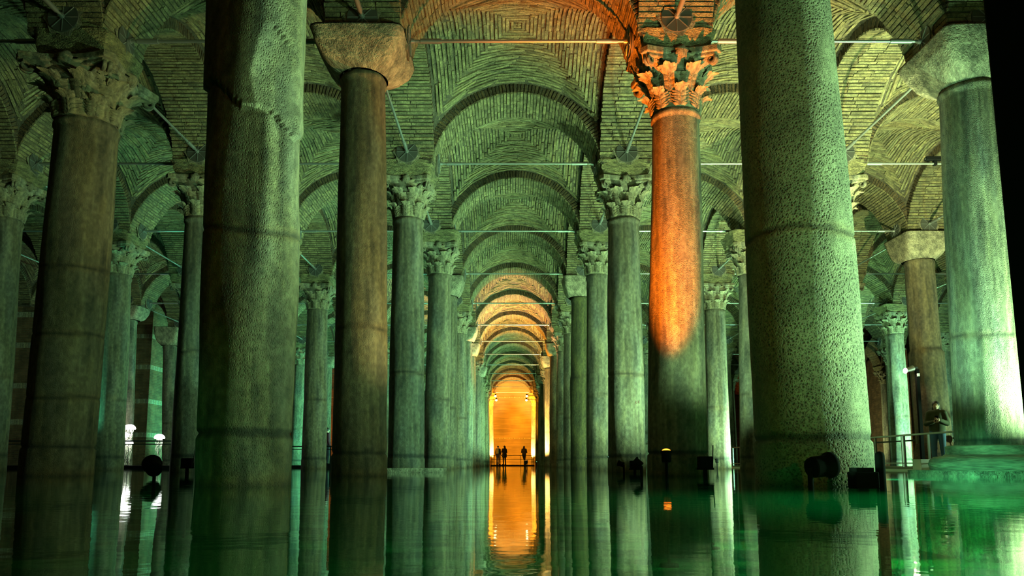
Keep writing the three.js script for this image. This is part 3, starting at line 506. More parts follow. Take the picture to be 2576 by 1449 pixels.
for (const [line, [a, b]] of Object.entries(REST)) for (let i = a; i <= b; i++) {
  if (done.has(line + i)) continue;
  const nave = line[1] === '1', far = line[0] === 'L' ? 'left' : 'right', kind = KIND(line, i);
  column({ x: LX[line] * (nave && i === 13 ? 0.9 : 1) + (hash(i, 3, line.charCodeAt(1)) - 0.5) * 0.12, i, kind, r0: 0.36 + 0.06 * hash(i, 9, 2), mat: (i * 7 + line.charCodeAt(1)) % 4, joints: [1.8 + hash(i, 4, 8)], near: nave && i < 7 ? 1 : 0,
    label: nave ? `${NTH[i] ?? i}th`.replace(/^(\w+?)th$/, '$1') && `distant ${kind === 'plain' ? 'plain' : 'leaf'} capital column, ${NTH[i]} from the front in the ${far} nave row` : `distant green lit column in the dim ${far} aisles, mostly hidden by nearer columns`,
    group: nave ? undefined : `distant columns in the ${far} aisles` });
}
//@@RODS
// ---------------------------------------------------------------- iron tie rods with round anchor plates
const plateGeo = (() => { const d = cyl(0.235, 0.235, 0.03, 32, 0, -0.03, 0); d.rotateX(Math.PI / 2); return d; })();
const bedGeo = (() => { const d = cyl(0.20, 0.285, 0.13, 20, 0, -0.15, 0), p = d.attributes.position; for (let k = 0; k < p.count; k++) { const f = 1 + 0.12 * Math.sin(7 * Math.atan2(p.getX(k), p.getZ(k))); p.setX(k, p.getX(k) * f); p.setZ(k, p.getZ(k) * f); } d.rotateX(Math.PI / 2); return d; })();
const ribs = (() => { const all = []; for (let k = 0; k < 8; k++) { const b = box(0.010, 0.20, 0.012, 0, 0.125, 0.004); b.rotateZ(k * Math.PI / 4); all.push(b); } const c = cyl(0.045, 0.04, 0.05, 12); c.rotateX(Math.PI / 2); c.translate(0, 0, 0.02); all.push(c); return merge(all); })();
const rodGeo = new Map();
function rodShape(len) { const k = len.toFixed(2); if (!rodGeo.has(k)) { const g = new THREE.CylinderGeometry(0.026, 0.026, len, 12); g.rotateZ(Math.PI / 2); const s = new THREE.CylinderGeometry(0.04, 0.04, 0.34, 12); s.rotateZ(Math.PI / 2); rodGeo.set(k, [g, s]); } return rodGeo.get(k); }
function tieRod(x, z, len, along, label, group, plates = true) {
  const t = thing('tie_rod', label, 'tie rod', x, ROD, z, group, along ? Math.PI / 2 : 0), [g, s] = rodShape(len);
  part('rod', g, M.steel, t);
  for (const f of [-1, 1]) {
    part('sleeve', s, M.steel, t, f * (len / 2 - 0.35), 0, 0);
    if (plates) { const p = part('anchor_plate', plateGeo, M.plate, t, f * (len / 2 - 0.012), 0, 0); p.rotation.y = -f * Math.PI / 2; part('ribs', ribs, M.steel, p); part('mortar_bed', bedGeo, M.bed, p); }
  }
}
const span = 2 * 0.63;
for (let i = 1; i <= 13; i++) for (const [x, w] of CELLS) {
  if (!inView(x, row(i)) || x < -16.2 || x > 21 || i > 10 && Math.abs(x) > 1) continue;
  const nave = Math.abs(x) < 0.1, side = x < 0 ? 'left' : 'right', first = Math.abs(x) < 5;
  tieRod(x, row(i), w - span, false, nave ? `iron tie rod crossing the nave, ${NTH[i]} one from the front${i === 1 ? ', lit orange' : ''}` : first ? `iron tie rod crossing the first ${side} aisle, ${NTH[i]} one from the front` : `thin iron tie rod across the outer ${side} aisles among the capitals`, nave || first ? undefined : `cross tie rods of the outer ${side} aisles`, i < 9);
}
for (const [line, x] of Object.entries(LX)) for (let i = 0; i < 11; i++) {
  if (!inView(x, row(i + 0.5)) || line === 'R5' || line === 'R6' || i > 7 && line[1] !== '1') continue;
  const side = x < 0 ? 'left' : 'right', key = line[1] === '1' || line[1] === '2';
  tieRod(x, row(i + 0.5), STEP - span, true, key ? `iron tie rod along the ${line[1] === '1' ? 'nave' : 'second'} column row on the ${side}, ${NTH[i + 1]} from the front` : `thin iron tie rod running back along the outer ${side} column rows`, key ? undefined : `lengthwise tie rods of the outer ${side} rows`, i < 8);
}
//@@THINGS
// ---------------------------------------------------------------- floodlights
const lampGlow = new Map();
function glow(color, k) { const key = color.join() + k; if (!lampGlow.has(key)) lampGlow.set(key, new THREE.MeshStandardMaterial({ color: 0x111111, emissive: lin(...color), emissiveIntensity: k, roughness: 0.5 })); return lampGlow.get(key); }
const can = (() => { const P = [[0, 0], [0.075, 0], [0.085, 0.03], [0.085, 0.15], [0.105, 0.17], [0.105, 0.20], [0.09, 0.20], [0.09, 0.18]].map(([a, b]) => new THREE.Vector2(a, b)); const g = new THREE.LatheGeometry(P, 20); g.rotateX(Math.PI / 2); return g; })();
const face = (() => { const g = new THREE.CircleGeometry(0.088, 20); g.translate(0, 0, 0.19); return g; })();
const domed = (() => { const g = new THREE.SphereGeometry(0.088, 20, 8, 0, Math.PI * 2, 0, Math.PI / 2); g.scale(1, 0.75, 1); g.rotateX(Math.PI / 2); g.translate(0, 0, 0.175); return g; })();
function floodlight(at, to, color, power, angle, label, group, glowK = 1, soft = 0.5, lensShape = face, size = 0.62) {
  const t = thing('floodlight', label, 'floodlight', at[0], FLOOR_Y, at[2], group);
  part('stand', merge([cyl(0.02, 0.02, at[1] - FLOOR_Y, 12), cyl(0.13, 0.12, 0.04, 16)]), M.black, t);
  const head = part('housing', can, M.black, t, 0, at[1] - FLOOR_Y, 0), d = V(...to).sub(V(...at)).normalize();
  head.quaternion.setFromUnitVectors(V(0, 0, 1), d); head.scale.setScalar(size);
  part('lens', lensShape, glow(color, glowK), head);
  const l = new THREE.SpotLight(lin(...color), power, 0, angle, soft, 2); l.name = 'floodlight_beam';
  l.position.copy(d.clone().multiplyScalar(0.26).add(V(0, at[1] - FLOOR_Y, 0))); t.add(l);
  l.target.position.copy(V(to[0] - at[0], to[1] - FLOOR_Y, to[2] - at[2])); t.add(l.target);
  l.castShadow = true; l.shadow.radius = 4.5;
  return t;
}
for (const f of FLOODS) floodlight(f.at, f.to, f.color, f.power * 1.3, f.angle, f.label ?? 'small black floodlight in the dark water, mostly hidden behind a column or outside the picture', f.label ? null : 'hidden floodlights behind the columns', 0.5, f.soft);
floodlight([1.93, 0.20, row(1) + 1.3], [2.10, 7.2, row(1) + 0.46], ORANGE, 900, 0.50, 'small spotlight glowing orange at the foot of the orange lit column', null, 9, 1, domed, 0.75);

floodlight([2.02, 0.15, -5.25], [3.4, 0.32, -5.6], GREEN, 0.5, 0.5, 'large black floodlight standing before the foot of the huge pitted column', null, 0.15, 0.5, face, 0.9);
floodlight([-4.42, 0.10, -8.8], [-5.0, 0.5, -9.6], GREEN, 0.4, 0.5, 'black floodlight silhouette in the water left of the huge rough brown column', null, 0.1, 0.5, face, 1.1);
floodlight([2.18, 0.16, row(2) + 0.8], [-1.0, 1.2, row(2) - 0.5], GREEN, 0.8, 0.5, 'black floodlight at the foot of the pale green column, the left one of two', null, 0.1);
floodlight([6.72, 0.22, row(4) + 1.1], [6.9, 4.0, row(4) + 0.2], PALE, 8, 0.6, 'small floodlight aimed up the brightly lit leaf capital column', null, 0.5);
floodlight([6.95, 0.16, row(2) + 1.1], [7.1, 4.0, row(2) + 0.2], PALE, 3, 0.6, 'small floodlight at the waterline right of the huge pitted column', null, 0.5);
for (const [x, y, z, which] of [[-1.56, 6.45, -66.3, 'upper left'], [-1.46, 6.0, -65.4, 'lower left'], [1.32, 6.45, -66.3, 'upper right'], [1.27, 6.0, -65.4, 'lower right']]) {   // spotlights on arms at the far end of the nave
  const t = thing('spotlight', `bright amber spotlight high at the far end of the nave, ${which} of four`, 'spotlight', x, y, z), f = Math.sign(x);
  part('arm', rodTo(V(0.06 * f, 0, 0), V(2.38 * f - x, 0.15, row(13) - z + 0.45), 0.02), M.dark, t); part('housing', cyl(0.09, 0.07, 0.16, 14, 0, -0.05, 0), M.dark, t);
  part('lens', new THREE.SphereGeometry(0.10, 14, 10), glow([1, 0.72, 0.3], 12), t, 0, -0.08, 0);
  const l = new THREE.SpotLight(lin(...AMBER), 320, 0, 1.15, 0.6, 2); l.name = 'spotlight_beam'; l.position.set(0, -0.20, 0); l.target.position.set(-f * 1.2, -3.4, row(14) - z); t.add(l, l.target); l.castShadow = true; l.shadow.radius = 4;
}
for (const [x, z, power] of SUNK) {                      // waterproof lamps on the cistern floor
  const t = thing('submerged_lamp', 'small round lamp on a short stand under the green water', 'lamp', x, FLOOR_Y, z, 'lamps under the water');
  part('body', merge([cyl(0.08, 0.09, 0.07, 16, 0, 0.72, 0), box(0.03, 0.76, 0.03, 0.12, 0.38, 0), box(0.16, 0.025, 0.03, 0.06, 0.775, 0), cyl(0.14, 0.13, 0.03, 14, 0.12, 0, 0)]), M.black, t); part('lens', cyl(0.055, 0.06, 0.012, 16, 0, 0.707, 0), glow(GREEN, 0.3), t);
  const l = new THREE.SpotLight(lin(...GREEN), power * 0.5, 0, 1.5, 0.25, 2); l.name = 'submerged_glow'; l.position.y = 0.66; l.target.position.set(0, 0, 0); l.castShadow = true; l.shadow.radius = 3; t.add(l, l.target);
}
// ---------------------------------------------------------------- brick piers on the left, banded with stone
function brickPier(x0, x1, z0, z1, bands, label) {
  const t = thing('brick_pier', label, 'pier', (x0 + x1) / 2, 0, (z0 + z1) / 2), w = x1 - x0, d = z0 - z1;
  part('brickwork', metricBox(w, 8.2 - FLOOR_Y, d), M.wall, t, 0, (8.2 + FLOOR_Y) / 2, 0);
  for (const y of bands) part('stone_band', metricBox(w + 0.03, 0.22, d + 0.03), M.band, t, 0, y, 0);
  return t;
}
brickPier(WEST + 0.01, -19.4, -29.9, -32.9, [1.9, 3.4, 5.1, 6.4], 'dark brick pier with pale stone bands at the far left, behind the thick brown column');
brickPier(WEST + 0.01, -18.0, -35.6, -40.0, [1.6, 3.25, 4.95, 6.5], 'brick pier with pale stone bands lit green behind the jellyfish lamps');

// ---------------------------------------------------------------- walkways and railings
function walkway(x0, x1, z0, z1, top, label, mat = M.deck) {
  const t = thing('walkway', label, 'walkway', (x0 + x1) / 2, 0, (z0 + z1) / 2), w = x1 - x0, d = z0 - z1;
  const along = d > w, n = Math.max(2, Math.round((along ? d : w) / 1.2));
  for (let k = 0; k < n; k++) part('deck_panel', along ? box(w, 0.06, d / n - 0.012, 0, 0, 0, 0.008) : box(w / n - 0.012, 0.06, d, 0, 0, 0, 0.008), mat, t, along ? 0 : -w / 2 + (k + 0.5) * w / n, top - 0.03, along ? d / 2 - (k + 0.5) * d / n : 0);
  for (const f of [-1, 1]) part('edge_beam', along ? box(0.07, 0.15, d) : box(w, 0.15, 0.07), mat === M.black ? M.black : M.pale, t, along ? f * (w / 2 - 0.03) : 0, top - 0.135, along ? 0 : f * (d / 2 - 0.03));
  const legs = Math.max(2, Math.round((along ? d : w) / 3));
  for (let k = 0; k < legs; k++) for (const f of [-1, 1]) part('leg', box(0.08, top - 0.15 - FLOOR_Y, 0.08), M.dark, t, along ? f * (w / 2 - 0.1) : -w / 2 + 0.3 + k * (w - 0.6) / (legs - 1), (top - 0.15 + FLOOR_Y) / 2, along ? -d / 2 + 0.3 + k * (d - 0.6) / (legs - 1) : f * (d / 2 - 0.1));
  return t;
}
function railing(a, b, base, height, posts, mat, label, o = {}) {   // a, b: ends [x, z]
  const A = V(a[0], base, a[1]), B = V(b[0], base, b[1]), t = thing('railing', label, 'railing', A.x, base, A.z), d = B.clone().sub(A), yaw = Math.atan2(-d.z, d.x), len = d.length(), bar = o.bar ?? 0.05;
  t.rotation.y = yaw;
  part('top_rail', box(len, bar, bar * 1.2, len / 2, height, 0, 0.01), mat, t);
  for (const h of o.rails ?? [0.10]) part('lower_rail', box(len, bar * 0.6, bar * 0.6, len / 2, h, 0), mat, t);
  for (const p of posts) part('post', box(bar * 0.9, height, bar * 0.9, p * len, height / 2, 0), mat, t);
  return t;
}
walkway(10.62, 11.26, -17.3, -37, 0.10, 'narrow pale walkway behind the steel railing, left of the streaked two drum column');
walkway(12.34, 13.4, -17.3, -37, 0.10, 'pale walkway beyond the streaked two drum column, with a dark railing');
railing([10.68, -17.3], [10.68, -24.6], 0.10, 0.86, [0.012, 0.21, 0.37, 0.385, 0.585, 0.80, 0.815, 0.985], M.steel, 'pale steel railing along the right walkway between the pitted column and the right edge column');
railing([10.68, -31.0], [10.68, -36.6], 0.10, 0.86, [0.01, 0.16, 0.30, 0.45, 0.60, 0.80, 0.99], M.steel, 'distant steel railing seen between the brightly lit column and the huge pitted column');
railing([13.34, -17.3], [13.34, -36.6], 0.10, 0.86, [0.01, 0.1, 0.2, 0.3, 0.4, 0.5, 0.6, 0.7, 0.8, 0.9, 0.99], M.dark, 'dark railing along the far side of the right walkway, behind the steel railing');
walkway(-21.2, -12.75, -27.5, -29.72, 0.12, 'dark walkway on the left carrying the jellyfish lamps', M.black);
railing([-21.2, -27.58], [-12.75, -27.58], 0.12, 0.92, [0.0, 0.185, 0.36, 0.53, 0.76, 0.985], M.dark, 'dark railing in front of the jellyfish lamps', { rails: [0.80], bar: 0.055 });
walkway(-11.1, -7.5, -32.6, -33.9, 0.12, 'dark walkway seen in the gap right of the rough brown column', M.black);
railing([-11.1, -32.66], [-7.5, -32.66], 0.12, 0.84, [0.02, 0.26, 0.5, 0.62, 0.74, 0.80, 0.86, 0.98], M.black, 'dark railing in the gap right of the rough brown column', { rails: [0.70] });
walkway(-1.95, 1.95, -64.6, -67.2, 0.10, 'dark walkway crossing the far end of the nave under the visitors', M.black);
railing([-1.95, -67.1], [1.95, -67.1], 0.10, 0.85, [0.0, 0.08, 0.22, 0.70, 0.78, 1.0], M.black, 'dark railing at the far end of the nave behind the visitors', { rails: [0.25, 0.5], bar: 0.045 });

{ const t = thing('security_camera', 'black box camera clamped on the tie rod beside the right edge column', 'camera', 9.5, ROD, row(2));
  part('housing', box(0.42, 0.085, 0.11, 0, 0.115, 0, 0.012), M.black, t); part('clamp', box(0.07, 0.13, 0.09, 0, 0.02, 0, 0.01), M.black, t); part('bracket', box(0.05, 0.16, 0.05, 0.21, 0.06, 0), M.black, t); part('lens', cyl(0.03, 0.03, 0.03, 14).rotateZ(Math.PI / 2), M.dark, t, -0.195, 0.115, 0); }
// framed dark board, pedestal, poles and small gear by the right walkway
{ const t = thing('notice_board', 'black board in a metal frame behind the steel railing, next to the pitted column', 'board', 10.95, 0.10, -23.2, null, -0.35);
  part('panel', box(0.50, 0.72, 0.03, 0, 0.36, 0), M.black, t); for (const f of [-1, 1]) part('frame', box(0.04, 0.80, 0.05, f * 0.27, 0.40, 0), M.steel, t); part('frame', box(0.58, 0.04, 0.05, 0, 0.78, 0), M.steel, t); }
{ const t = thing('equipment_box', 'small white cube box at the foot of the steel railing', 'box', 10.42, 0.0, -18.75, null, 0.2);
  part('body', box(0.30, 0.28, 0.30, 0, 0.14, 0, 0.012), M.pale, t); part('lid', box(0.315, 0.02, 0.315, 0, 0.285, 0), M.pale, t); part('stand', box(0.06, -FLOOR_Y, 0.06, 0, FLOOR_Y / 2, 0), M.dark, t); }
{ const t = thing('lamp_pole', 'tall black pole with a glowing spotlight in front of the streaked two drum column', 'lamp', 11.02, 0.10, -19.75);
  part('pole', box(0.085, 2.66, 0.085, 0, 1.33, 0), M.black, t); part('bracket', box(0.20, 0.05, 0.06, -0.08, 2.70, 0), M.dark, t);
  const h = part('lamp_head', (() => { const g = new THREE.CylinderGeometry(0.055, 0.085, 0.22, 16); g.rotateZ(Math.PI / 2 + 0.35); return g; })(), M.steel, t, -0.20, 2.66, 0);
  part('lens', (() => { const g = new THREE.SphereGeometry(0.08, 14, 10); g.scale(0.6, 1, 1); return g; })(), glow([1, 0.92, 0.72], 5), h, -0.115, -0.04, 0);
  const l = new THREE.PointLight(lin(1, 0.85, 0.5), 1.6, 0, 2); l.name = 'pole_lamp_light'; l.position.set(-0.42, 2.58, 0.05); l.castShadow = true; t.add(l);
  part('pale_clip', box(0.06, 0.08, 0.05, 0, 2.50, 0.05), M.pale, t); }
{ const t = thing('lamp', 'small white lamp head low beside the bright column base at the right edge', 'lamp', 12.50, 0.10, -19.6);
  part('stem', cyl(0.02, 0.02, 0.62, 8), M.dark, t); part('shade', (() => { const g = new THREE.SphereGeometry(0.12, 18, 12); g.scale(1.3, 0.7, 1); return g; })(), glow([0.85, 1, 0.85], 0.9), t, 0, 0.68, 0);
  const l = new THREE.PointLight(lin(0.85, 1, 0.8), 0.5, 0, 2); l.name = 'lamp_light'; l.position.set(0, 0.68, 0.2); l.castShadow = true; t.add(l); }
{ const t = thing('junction_box', 'black box with a round topped black bollard at the right foot of the pitted column', 'box', 2.50, FLOOR_Y, -5.35);
  part('box', box(0.17, 0.12, 0.14, -0.055, -FLOOR_Y + 0.06, 0, 0.008), M.black, t); part('lid', box(0.125, 0.03, 0.12, -0.065, -FLOOR_Y + 0.135, 0), M.black, t); part('post', box(0.05, 0.05 - FLOOR_Y, 0.05, -0.055, -FLOOR_Y / 2, 0), M.black, t);
  part('bollard', merge([cyl(0.034, 0.034, 0.235 - FLOOR_Y, 16, 0.075, 0, 0), new THREE.SphereGeometry(0.034, 16, 10).translate(0.075, 0.235 - FLOOR_Y, 0)]), M.black, t); }
for (const [x, z, h, label] of [[2.62, row(1) + 0.62, 0.20, 'black square lamp housing at the right foot of the orange lit column'], [2.42, row(2) + 0.72, 0.16, 'black lamp box at the foot of the pale green column, the right one of two'], [-6.05, row(2) + 2.4, 0.2, 'small black box at the waterline before the dim green column']]) {
  const t = thing('lamp_box', label, 'lamp', x, FLOOR_Y, z); part('housing', box(0.20, 0.17, 0.14, 0, h - FLOOR_Y, 0, 0.02), M.black, t); part('stand', box(0.05, h - FLOOR_Y, 0.05, 0, (h - FLOOR_Y) / 2, 0), M.black, t); part('bracket', box(0.24, 0.03, 0.03, 0, h - FLOOR_Y - 0.09, 0), M.black, t); part('cable', rodTo(V(0.11, h - FLOOR_Y, 0), V(0.12, h - FLOOR_Y + 0.24, 0), 0.008), M.dark, t);
}
{ const t = thing('post', 'black out of focus upright post filling the right picture edge close by', 'post', 1.62, FLOOR_Y, -2.02);
  part('shaft', box(0.42, 6.2, 0.30, 0, 3.1, 0, 0.03), M.black, t); part('foot', box(0.56, 0.08, 0.44, 0, 0.04, 0), M.black, t); t.rotation.z = 0.012; }

// ---------------------------------------------------------------- jellyfish lamps of white glass with hanging tentacles
const dome = new THREE.LatheGeometry([[0, 0.17], [0.07, 0.168], [0.15, 0.14], [0.215, 0.075], [0.24, 0.0], [0.225, -0.035], [0.20, -0.02], [0.12, 0.02], [0, 0.03]].map(([a, b]) => new THREE.Vector2(a, b)), 28); dome.scale(1, -1, 1); dome.scale(1, -1, 1);
function jellyfish(x, z, y, size, power, label) {
  const t = thing('jellyfish_lamp', label, 'lamp', x, 0.12, z), h = y - 0.12;
  part('bell', dome, glow([0.95, 1, 0.92], 6), t, 0, h, 0).scale.setScalar(size);
  part('stem', cyl(0.012, 0.02, h, 8), M.dark, t); part('foot', cyl(0.09, 0.08, 0.02, 16), M.dark, t);
  SEED = Math.round(x * 1000) ^ Math.round(y * 999);
  for (let k = 0; k < 11; k++) {
    const a = k / 11 * 6.28, r = (k % 2 ? 0.15 : 0.08) * size, pts = [], long = Math.min(h - 0.03, rr(0.45, 1.0));
    for (let q = 0; q <= 7; q++) pts.push(V(Math.cos(a) * r + rr(-0.035, 0.035) * (q > 0), h - 0.01 - long * q / 7, Math.sin(a) * r + rr(-0.035, 0.035) * (q > 0)));
    part('tentacle', new THREE.TubeGeometry(new THREE.CatmullRomCurve3(pts), 18, 0.007, 5), M.tentacle, t);
  }
  const l = new THREE.PointLight(lin(0.95, 1, 0.9), power, 0, 2); l.name = 'jellyfish_glow'; l.position.y = h - 0.02; l.castShadow = true; l.shadow.radius = 5; t.add(l);
}
jellyfish(-15.52, -29.3, 1.60, 0.95, 2.5, 'largest jellyfish lamp, the upper white bell of the middle cluster');
jellyfish(-15.45, -28.75, 1.28, 0.85, 2, 'jellyfish lamp just under the largest one in the middle cluster');
jellyfish(-15.05, -28.4, 0.98, 0.7, 1.2, 'lowest small jellyfish lamp of the middle cluster, half behind the rail');
jellyfish(-15.85, -28.9, 1.45, 0.75, 1.5, 'leftmost jellyfish lamp, half hidden by the blue green column');
jellyfish(-14.2, -29.1, 1.22, 0.85, 3, 'rightmost jellyfish lamp standing alone by the end of the dark railing');

// ---------------------------------------------------------------- people
const smin = (a, b, k) => { const h = clamp(0.5 + 0.5 * (b - a) / k, 0, 1); return lerp(b, a, h) - k * h * (1 - h); };
function capsule(p, a, b, ra, rb) { const ax = p[0] - a[0], ay = p[1] - a[1], az = p[2] - a[2], bx = b[0] - a[0], by = b[1] - a[1], bz = b[2] - a[2], t = clamp((ax * bx + ay * by + az * bz) / (bx * bx + by * by + bz * bz), 0, 1), dx = ax - bx * t, dy = ay - by * t, dz = az - bz * t; return Math.sqrt(dx * dx + dy * dy + dz * dz) - lerp(ra, rb, t); }
function ball(p, c, rx, ry, rz) { const x = (p[0] - c[0]) / rx, y = (p[1] - c[1]) / ry, z = (p[2] - c[2]) / rz, l = Math.sqrt(x * x + y * y + z * z); return (l - 1) * Math.min(rx, ry, rz); }
function meshField(center, half, res, f) {
  const mc = new MarchingCubes(res, M.skin, false, false, 90000), field = mc.field, h = res / 2; mc.isolation = 0;
  for (let k = 0; k < res; k++) for (let j = 0; j < res; j++) for (let i = 0; i < res; i++) field[k * res * res + j * res + i] = -f([center[0] + half * (i - h) / h, center[1] + half * (j - h) / h, center[2] + half * (k - h) / h]);
  mc.update();
  const g = new THREE.BufferGeometry(), n = mc.count, p = new Float32Array(mc.positionArray.slice(0, n * 3)), q = new Float32Array(mc.normalArray.slice(0, n * 3));
  for (let k = 0; k < n; k++) for (let c = 0; c < 3; c++) p[k * 3 + c] = center[c] + half * p[k * 3 + c];
  g.setAttribute('position', new THREE.BufferAttribute(p, 3)); g.setAttribute('normal', new THREE.BufferAttribute(q, 3)); g.setAttribute('uv', new THREE.BufferAttribute(new Float32Array(n * 2), 2));
  return g;
}
// pose: joints in metres, figure faces +z, feet on y = 0, 1.70 m tall
function person(label, x, y, z, turn, { scale = 1, arms = 'phone', cross = false, coat, trousers, shoes = M.black, long = 0, hairLong = false, fine = false, bag, group }) {
  const t = thing('person', label, 'person', x, y, z, group, turn); t.scale.setScalar(scale);
  const J = { hip: [[-0.09, 0.90, 0], [0.09, 0.90, 0]], knee: [[-0.10, 0.49, 0.03], [0.10, 0.49, 0.03]], foot: [[-0.11, 0.08, -0.02], [0.11, 0.08, -0.02]], sh: [[-0.175, 1.40, 0], [0.175, 1.40, 0]], el: [], wr: [] };
  if (cross) { J.knee[1] = [0.02, 0.50, 0.10]; J.foot[1] = [-0.10, 0.08, 0.12]; J.foot[0] = [-0.02, 0.08, -0.04]; J.knee[0] = [-0.05, 0.49, 0.0]; }
  const A = { phone: [[[-0.24, 1.12, 0.04], [-0.07, 1.16, 0.27]], [[0.24, 1.12, 0.04], [0.08, 1.20, 0.27]]], down: [[[-0.25, 1.12, -0.02], [-0.25, 0.87, 0.05]], [[0.25, 1.12, -0.02], [0.25, 0.87, 0.05]]], hold: [[[-0.25, 1.13, 0.02], [-0.20, 1.00, 0.22]], [[0.27, 1.15, 0.0], [0.14, 1.13, 0.25]]] }[arms];
  for (const [e, w] of A) { J.el.push(e); J.wr.push(w); }
  const torso = (p, e) => { const d0 = ball(p, [0, 1.22, 0.005], 0.165 + e, 0.24 + e, 0.105 + e), d1 = ball(p, [0, 0.95, 0], 0.155 + e, 0.15 + e, 0.11 + e); return smin(d0, d1, 0.10); };
  const arm = (p, s, e) => smin(capsule(p, J.sh[s], J.el[s], 0.050 + e, 0.040 + e), capsule(p, J.el[s], J.wr[s], 0.040 + e, 0.027 + e), 0.03);
  const leg = (p, s, e) => smin(capsule(p, J.hip[s], J.knee[s], 0.085 + e, 0.055 + e), capsule(p, J.knee[s], J.foot[s], 0.053 + e, 0.036 + e), 0.03);
  const foot = (p, s, e) => smin(capsule(p, [J.foot[s][0], 0.05, J.foot[s][2] - 0.03], [J.foot[s][0] * 1.15, 0.035, J.foot[s][2] + 0.16], 0.042 + e, 0.034 + e), capsule(p, J.foot[s], [J.foot[s][0], 0.05, J.foot[s][2]], 0.04 + e, 0.042 + e), 0.02);
  const neck = (p) => capsule(p, [0, 1.40, -0.01], [0, 1.53, 0.012], 0.058, 0.05);
  const head = (p) => { let d = ball(p, [0, 1.605, 0.0], 0.074, 0.098, 0.092); d = smin(d, ball(p, [0, 1.545, 0.035], 0.052, 0.055, 0.055), 0.04); d = smin(d, capsule(p, [0, 1.60, 0.088], [0, 1.565, 0.108], 0.009, 0.015), 0.015); for (const f of [-1, 1]) { d = smin(d, ball(p, [f * 0.077, 1.59, -0.008], 0.012, 0.030, 0.018), 0.01); d = Math.max(d, -ball(p, [f * 0.030, 1.605, 0.100], 0.016, 0.011, 0.014)); d = Math.min(d, ball(p, [f * 0.030, 1.604, 0.084], 0.011, 0.009, 0.010)); } d = smin(d, ball(p, [0, 1.535, 0.088], 0.022, 0.008, 0.010), 0.008); return Math.max(d, -ball(p, [0, 1.535, 0.101], 0.020, 0.0025, 0.008)); };
  const hand = (p, s) => {                                // palm, four fingers bent round what is held, thumb from the side of the palm
    const e = J.el[s], w = J.wr[s], L = Math.hypot(w[0] - e[0], w[1] - e[1], w[2] - e[2]), d = [0, 1, 2].map((c) => (w[c] - e[c]) / L), side = [s ? -1 : 1, 0, 0], up = [d[1] * side[2] - d[2] * side[1], d[2] * side[0] - d[0] * side[2], d[0] * side[1] - d[1] * side[0]];
    const q = (a, b, c) => [0, 1, 2].map((k) => w[k] + d[k] * a + up[k] * b + side[k] * c);
    let r = smin(capsule(p, q(0.0, 0, 0), q(0.065, 0.018, 0), 0.026, 0.022), capsule(p, q(0.02, -0.012, 0), q(0.07, -0.022, 0), 0.02, 0.018), 0.02);
    for (let f = 0; f < 4; f++) { const b = 0.033 - f * 0.022, l = [0.036, 0.042, 0.039, 0.030][f]; r = smin(r, Math.min(capsule(p, q(0.075, b, 0), q(0.075 + l, b * 1.05, 0.012), 0.0095, 0.0085), capsule(p, q(0.075 + l, b * 1.05, 0.012), q(0.078 + l * 1.25, b, 0.045), 0.0085, 0.007)), 0.006); }
    return smin(r, Math.min(capsule(p, q(0.02, 0.03, 0.005), q(0.055, 0.055, 0.022), 0.012, 0.0105), capsule(p, q(0.055, 0.055, 0.022), q(0.085, 0.056, 0.035), 0.0105, 0.008)), 0.01);
  };
  const res = fine ? 112 : 52, all = (p) => { let d = smin(torso(p, -0.015), neck(p), 0.03); for (const s of [0, 1]) { d = smin(d, arm(p, s, -0.008), 0.03); d = smin(d, leg(p, s, -0.01), 0.03); d = Math.min(d, foot(p, s, -0.008)); if (!fine) d = Math.min(d, capsule(p, J.wr[s], J.wr[s].map((c, k) => c + (c - J.el[s][k]) * 0.4), 0.032, 0.026)); } return fine ? d : smin(d, head(p), 0.02); };
  const pieces = [meshField([0, 0.86, 0.06], 0.90, res, all)];
  if (fine) { pieces.push(meshField([0, 1.57, 0.01], 0.16, 76, (p) => smin(head(p), neck(p), 0.02))); for (const s of [0, 1]) pieces.push(meshField(J.wr[s].map((c, k) => c + (c - J.el[s][k]) * 0.22), 0.12, 68, (p) => Math.min(hand(p, s), capsule(p, J.el[s], J.wr[s], 0.03, 0.025)))); }
  const body = part('body', mergeGeometries(pieces), M.skin, t);
  part('coat', meshField([0, 1.06, 0.06], 0.62, fine ? 96 : 40, (p) => { let d = smin(torso(p, 0.022), capsule(p, [-0.12, 1.41, 0], [0.12, 1.41, 0], 0.07, 0.07), 0.05); for (const s of [0, 1]) { d = smin(d, arm(p, s, 0.018), 0.03); if (long) d = smin(d, capsule(p, J.hip[s], [J.hip[s][0] * 1.15, 0.90 - long, J.hip[s][2]], 0.13, 0.14), 0.06); } d = Math.max(d, -neck([p[0], p[1] - 0.05, p[2]]) - 0.004, 0.88 - long - p[1], p[1] - 1.475); for (const s of [0, 1]) d = Math.max(d, 0.03 - Math.hypot(p[0] - J.wr[s][0], p[1] - J.wr[s][1], p[2] - J.wr[s][2])); return d; }), coat, body);
  part('trousers', meshField([0, 0.52, 0.03], 0.56, fine ? 92 : 36, (p) => { let d = ball(p, [0, 0.93, 0], 0.165, 0.13, 0.125); for (const s of [0, 1]) d = smin(d, leg(p, s, 0.014), 0.025); return Math.max(d, 0.085 - p[1], p[1] - 0.99); }), trousers, body);
  part('shoes', meshField([0, 0.10, 0.06], 0.30, fine ? 64 : 32, (p) => Math.max(Math.min(foot(p, 0, 0.006), foot(p, 1, 0.006)), -p[1] - 0.0)), shoes, body);
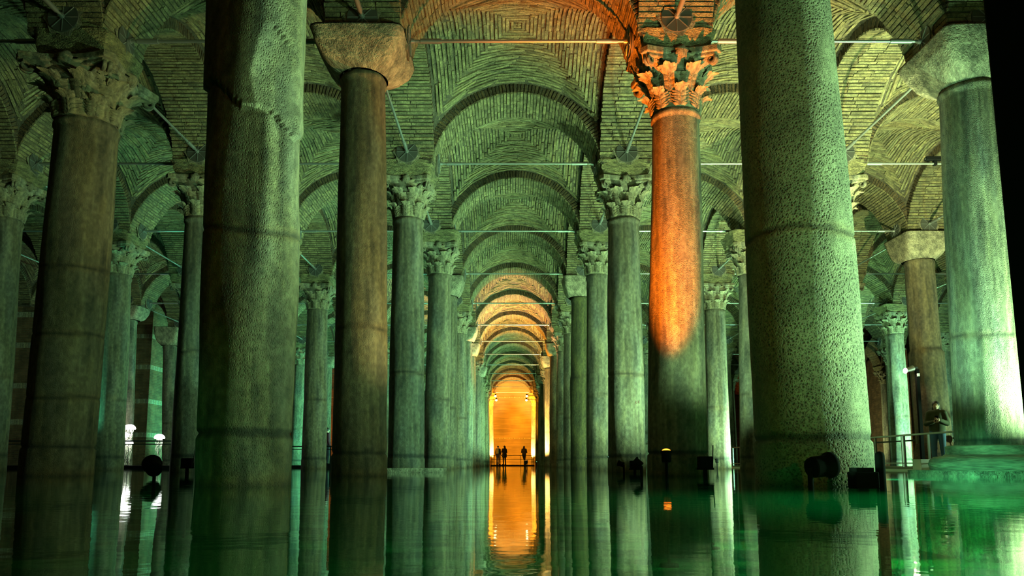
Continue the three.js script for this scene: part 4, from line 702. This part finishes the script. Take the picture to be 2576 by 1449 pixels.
  part('hair', meshField([0, 1.53, -0.02], 0.24, fine ? 72 : 36, (p) => { let d = Math.max(ball(p, [0, 1.615, -0.012], 0.088, 0.106, 0.102), -ball(p, [0, 1.565, 0.085], 0.066, 0.085, 0.055), 1.56 - p[1]); if (hairLong) d = smin(d, Math.max(ball(p, [0, 1.50, -0.065], 0.10, 0.16, 0.055), p[2] - 0.0), 0.03); return d; }), M.hair, body);
  if (arms === 'phone') part('phone', box(0.075, 0.15, 0.010, 0.005, 1.235, 0.345, 0.004), M.black, body);
  if (bag) part('backpack', (() => { const g = new RoundedBoxGeometry(0.30, 0.42, 0.16, 3, 0.06); g.translate(0, 1.20, -0.20); return g; })(), bag, body);
  return t;
}
const cloth = (r, g, b) => std(lin(r, g, b), { bumpMap: rep(T.rough, 6, 6), bumpScale: 0.004 });
const C = { black: cloth(0.03, 0.028, 0.026), olive: cloth(0.055, 0.06, 0.03), jeans: cloth(0.06, 0.12, 0.20), navy: cloth(0.02, 0.025, 0.04), plum: cloth(0.09, 0.03, 0.05), yellow: cloth(0.35, 0.28, 0.05) };
person('person in dark jacket and blue jeans looking at a phone behind the steel railing', 11.0, 0.10, -18.95, -0.55, { arms: 'phone', coat: C.olive, trousers: C.jeans, fine: true, hairLong: true });
person('person in a plum jacket behind the distant steel railing left of the pitted column', 11.05, 0.10, -33.0, -0.9, { arms: 'hold', coat: C.plum, trousers: C.black });
person('dark clothed person behind the dark railing in the gap left of the block capital column', -8.55, 0.12, -33.3, 2.2, { arms: 'down', coat: C.plum, trousers: C.navy });
person('left visitor of the pair at the far nave end, wearing a yellow backpack', -1.30, 0.10, -65.9, 2.7, { arms: 'down', coat: C.black, trousers: C.navy, bag: C.yellow });
person('right visitor of the pair at the far nave end, in a long dark coat', -0.72, 0.10, -65.6, -2.6, { arms: 'hold', coat: C.black, trousers: C.navy, long: 0.22, hairLong: true });
person('single visitor leaning at the right of the far walkway with legs crossed', 1.06, 0.10, -66.2, 2.9, { arms: 'phone', coat: C.black, trousers: C.navy, cross: true, hairLong: true });
// ---------------------------------------------------------------- finish
renderer.render(scene, camera);
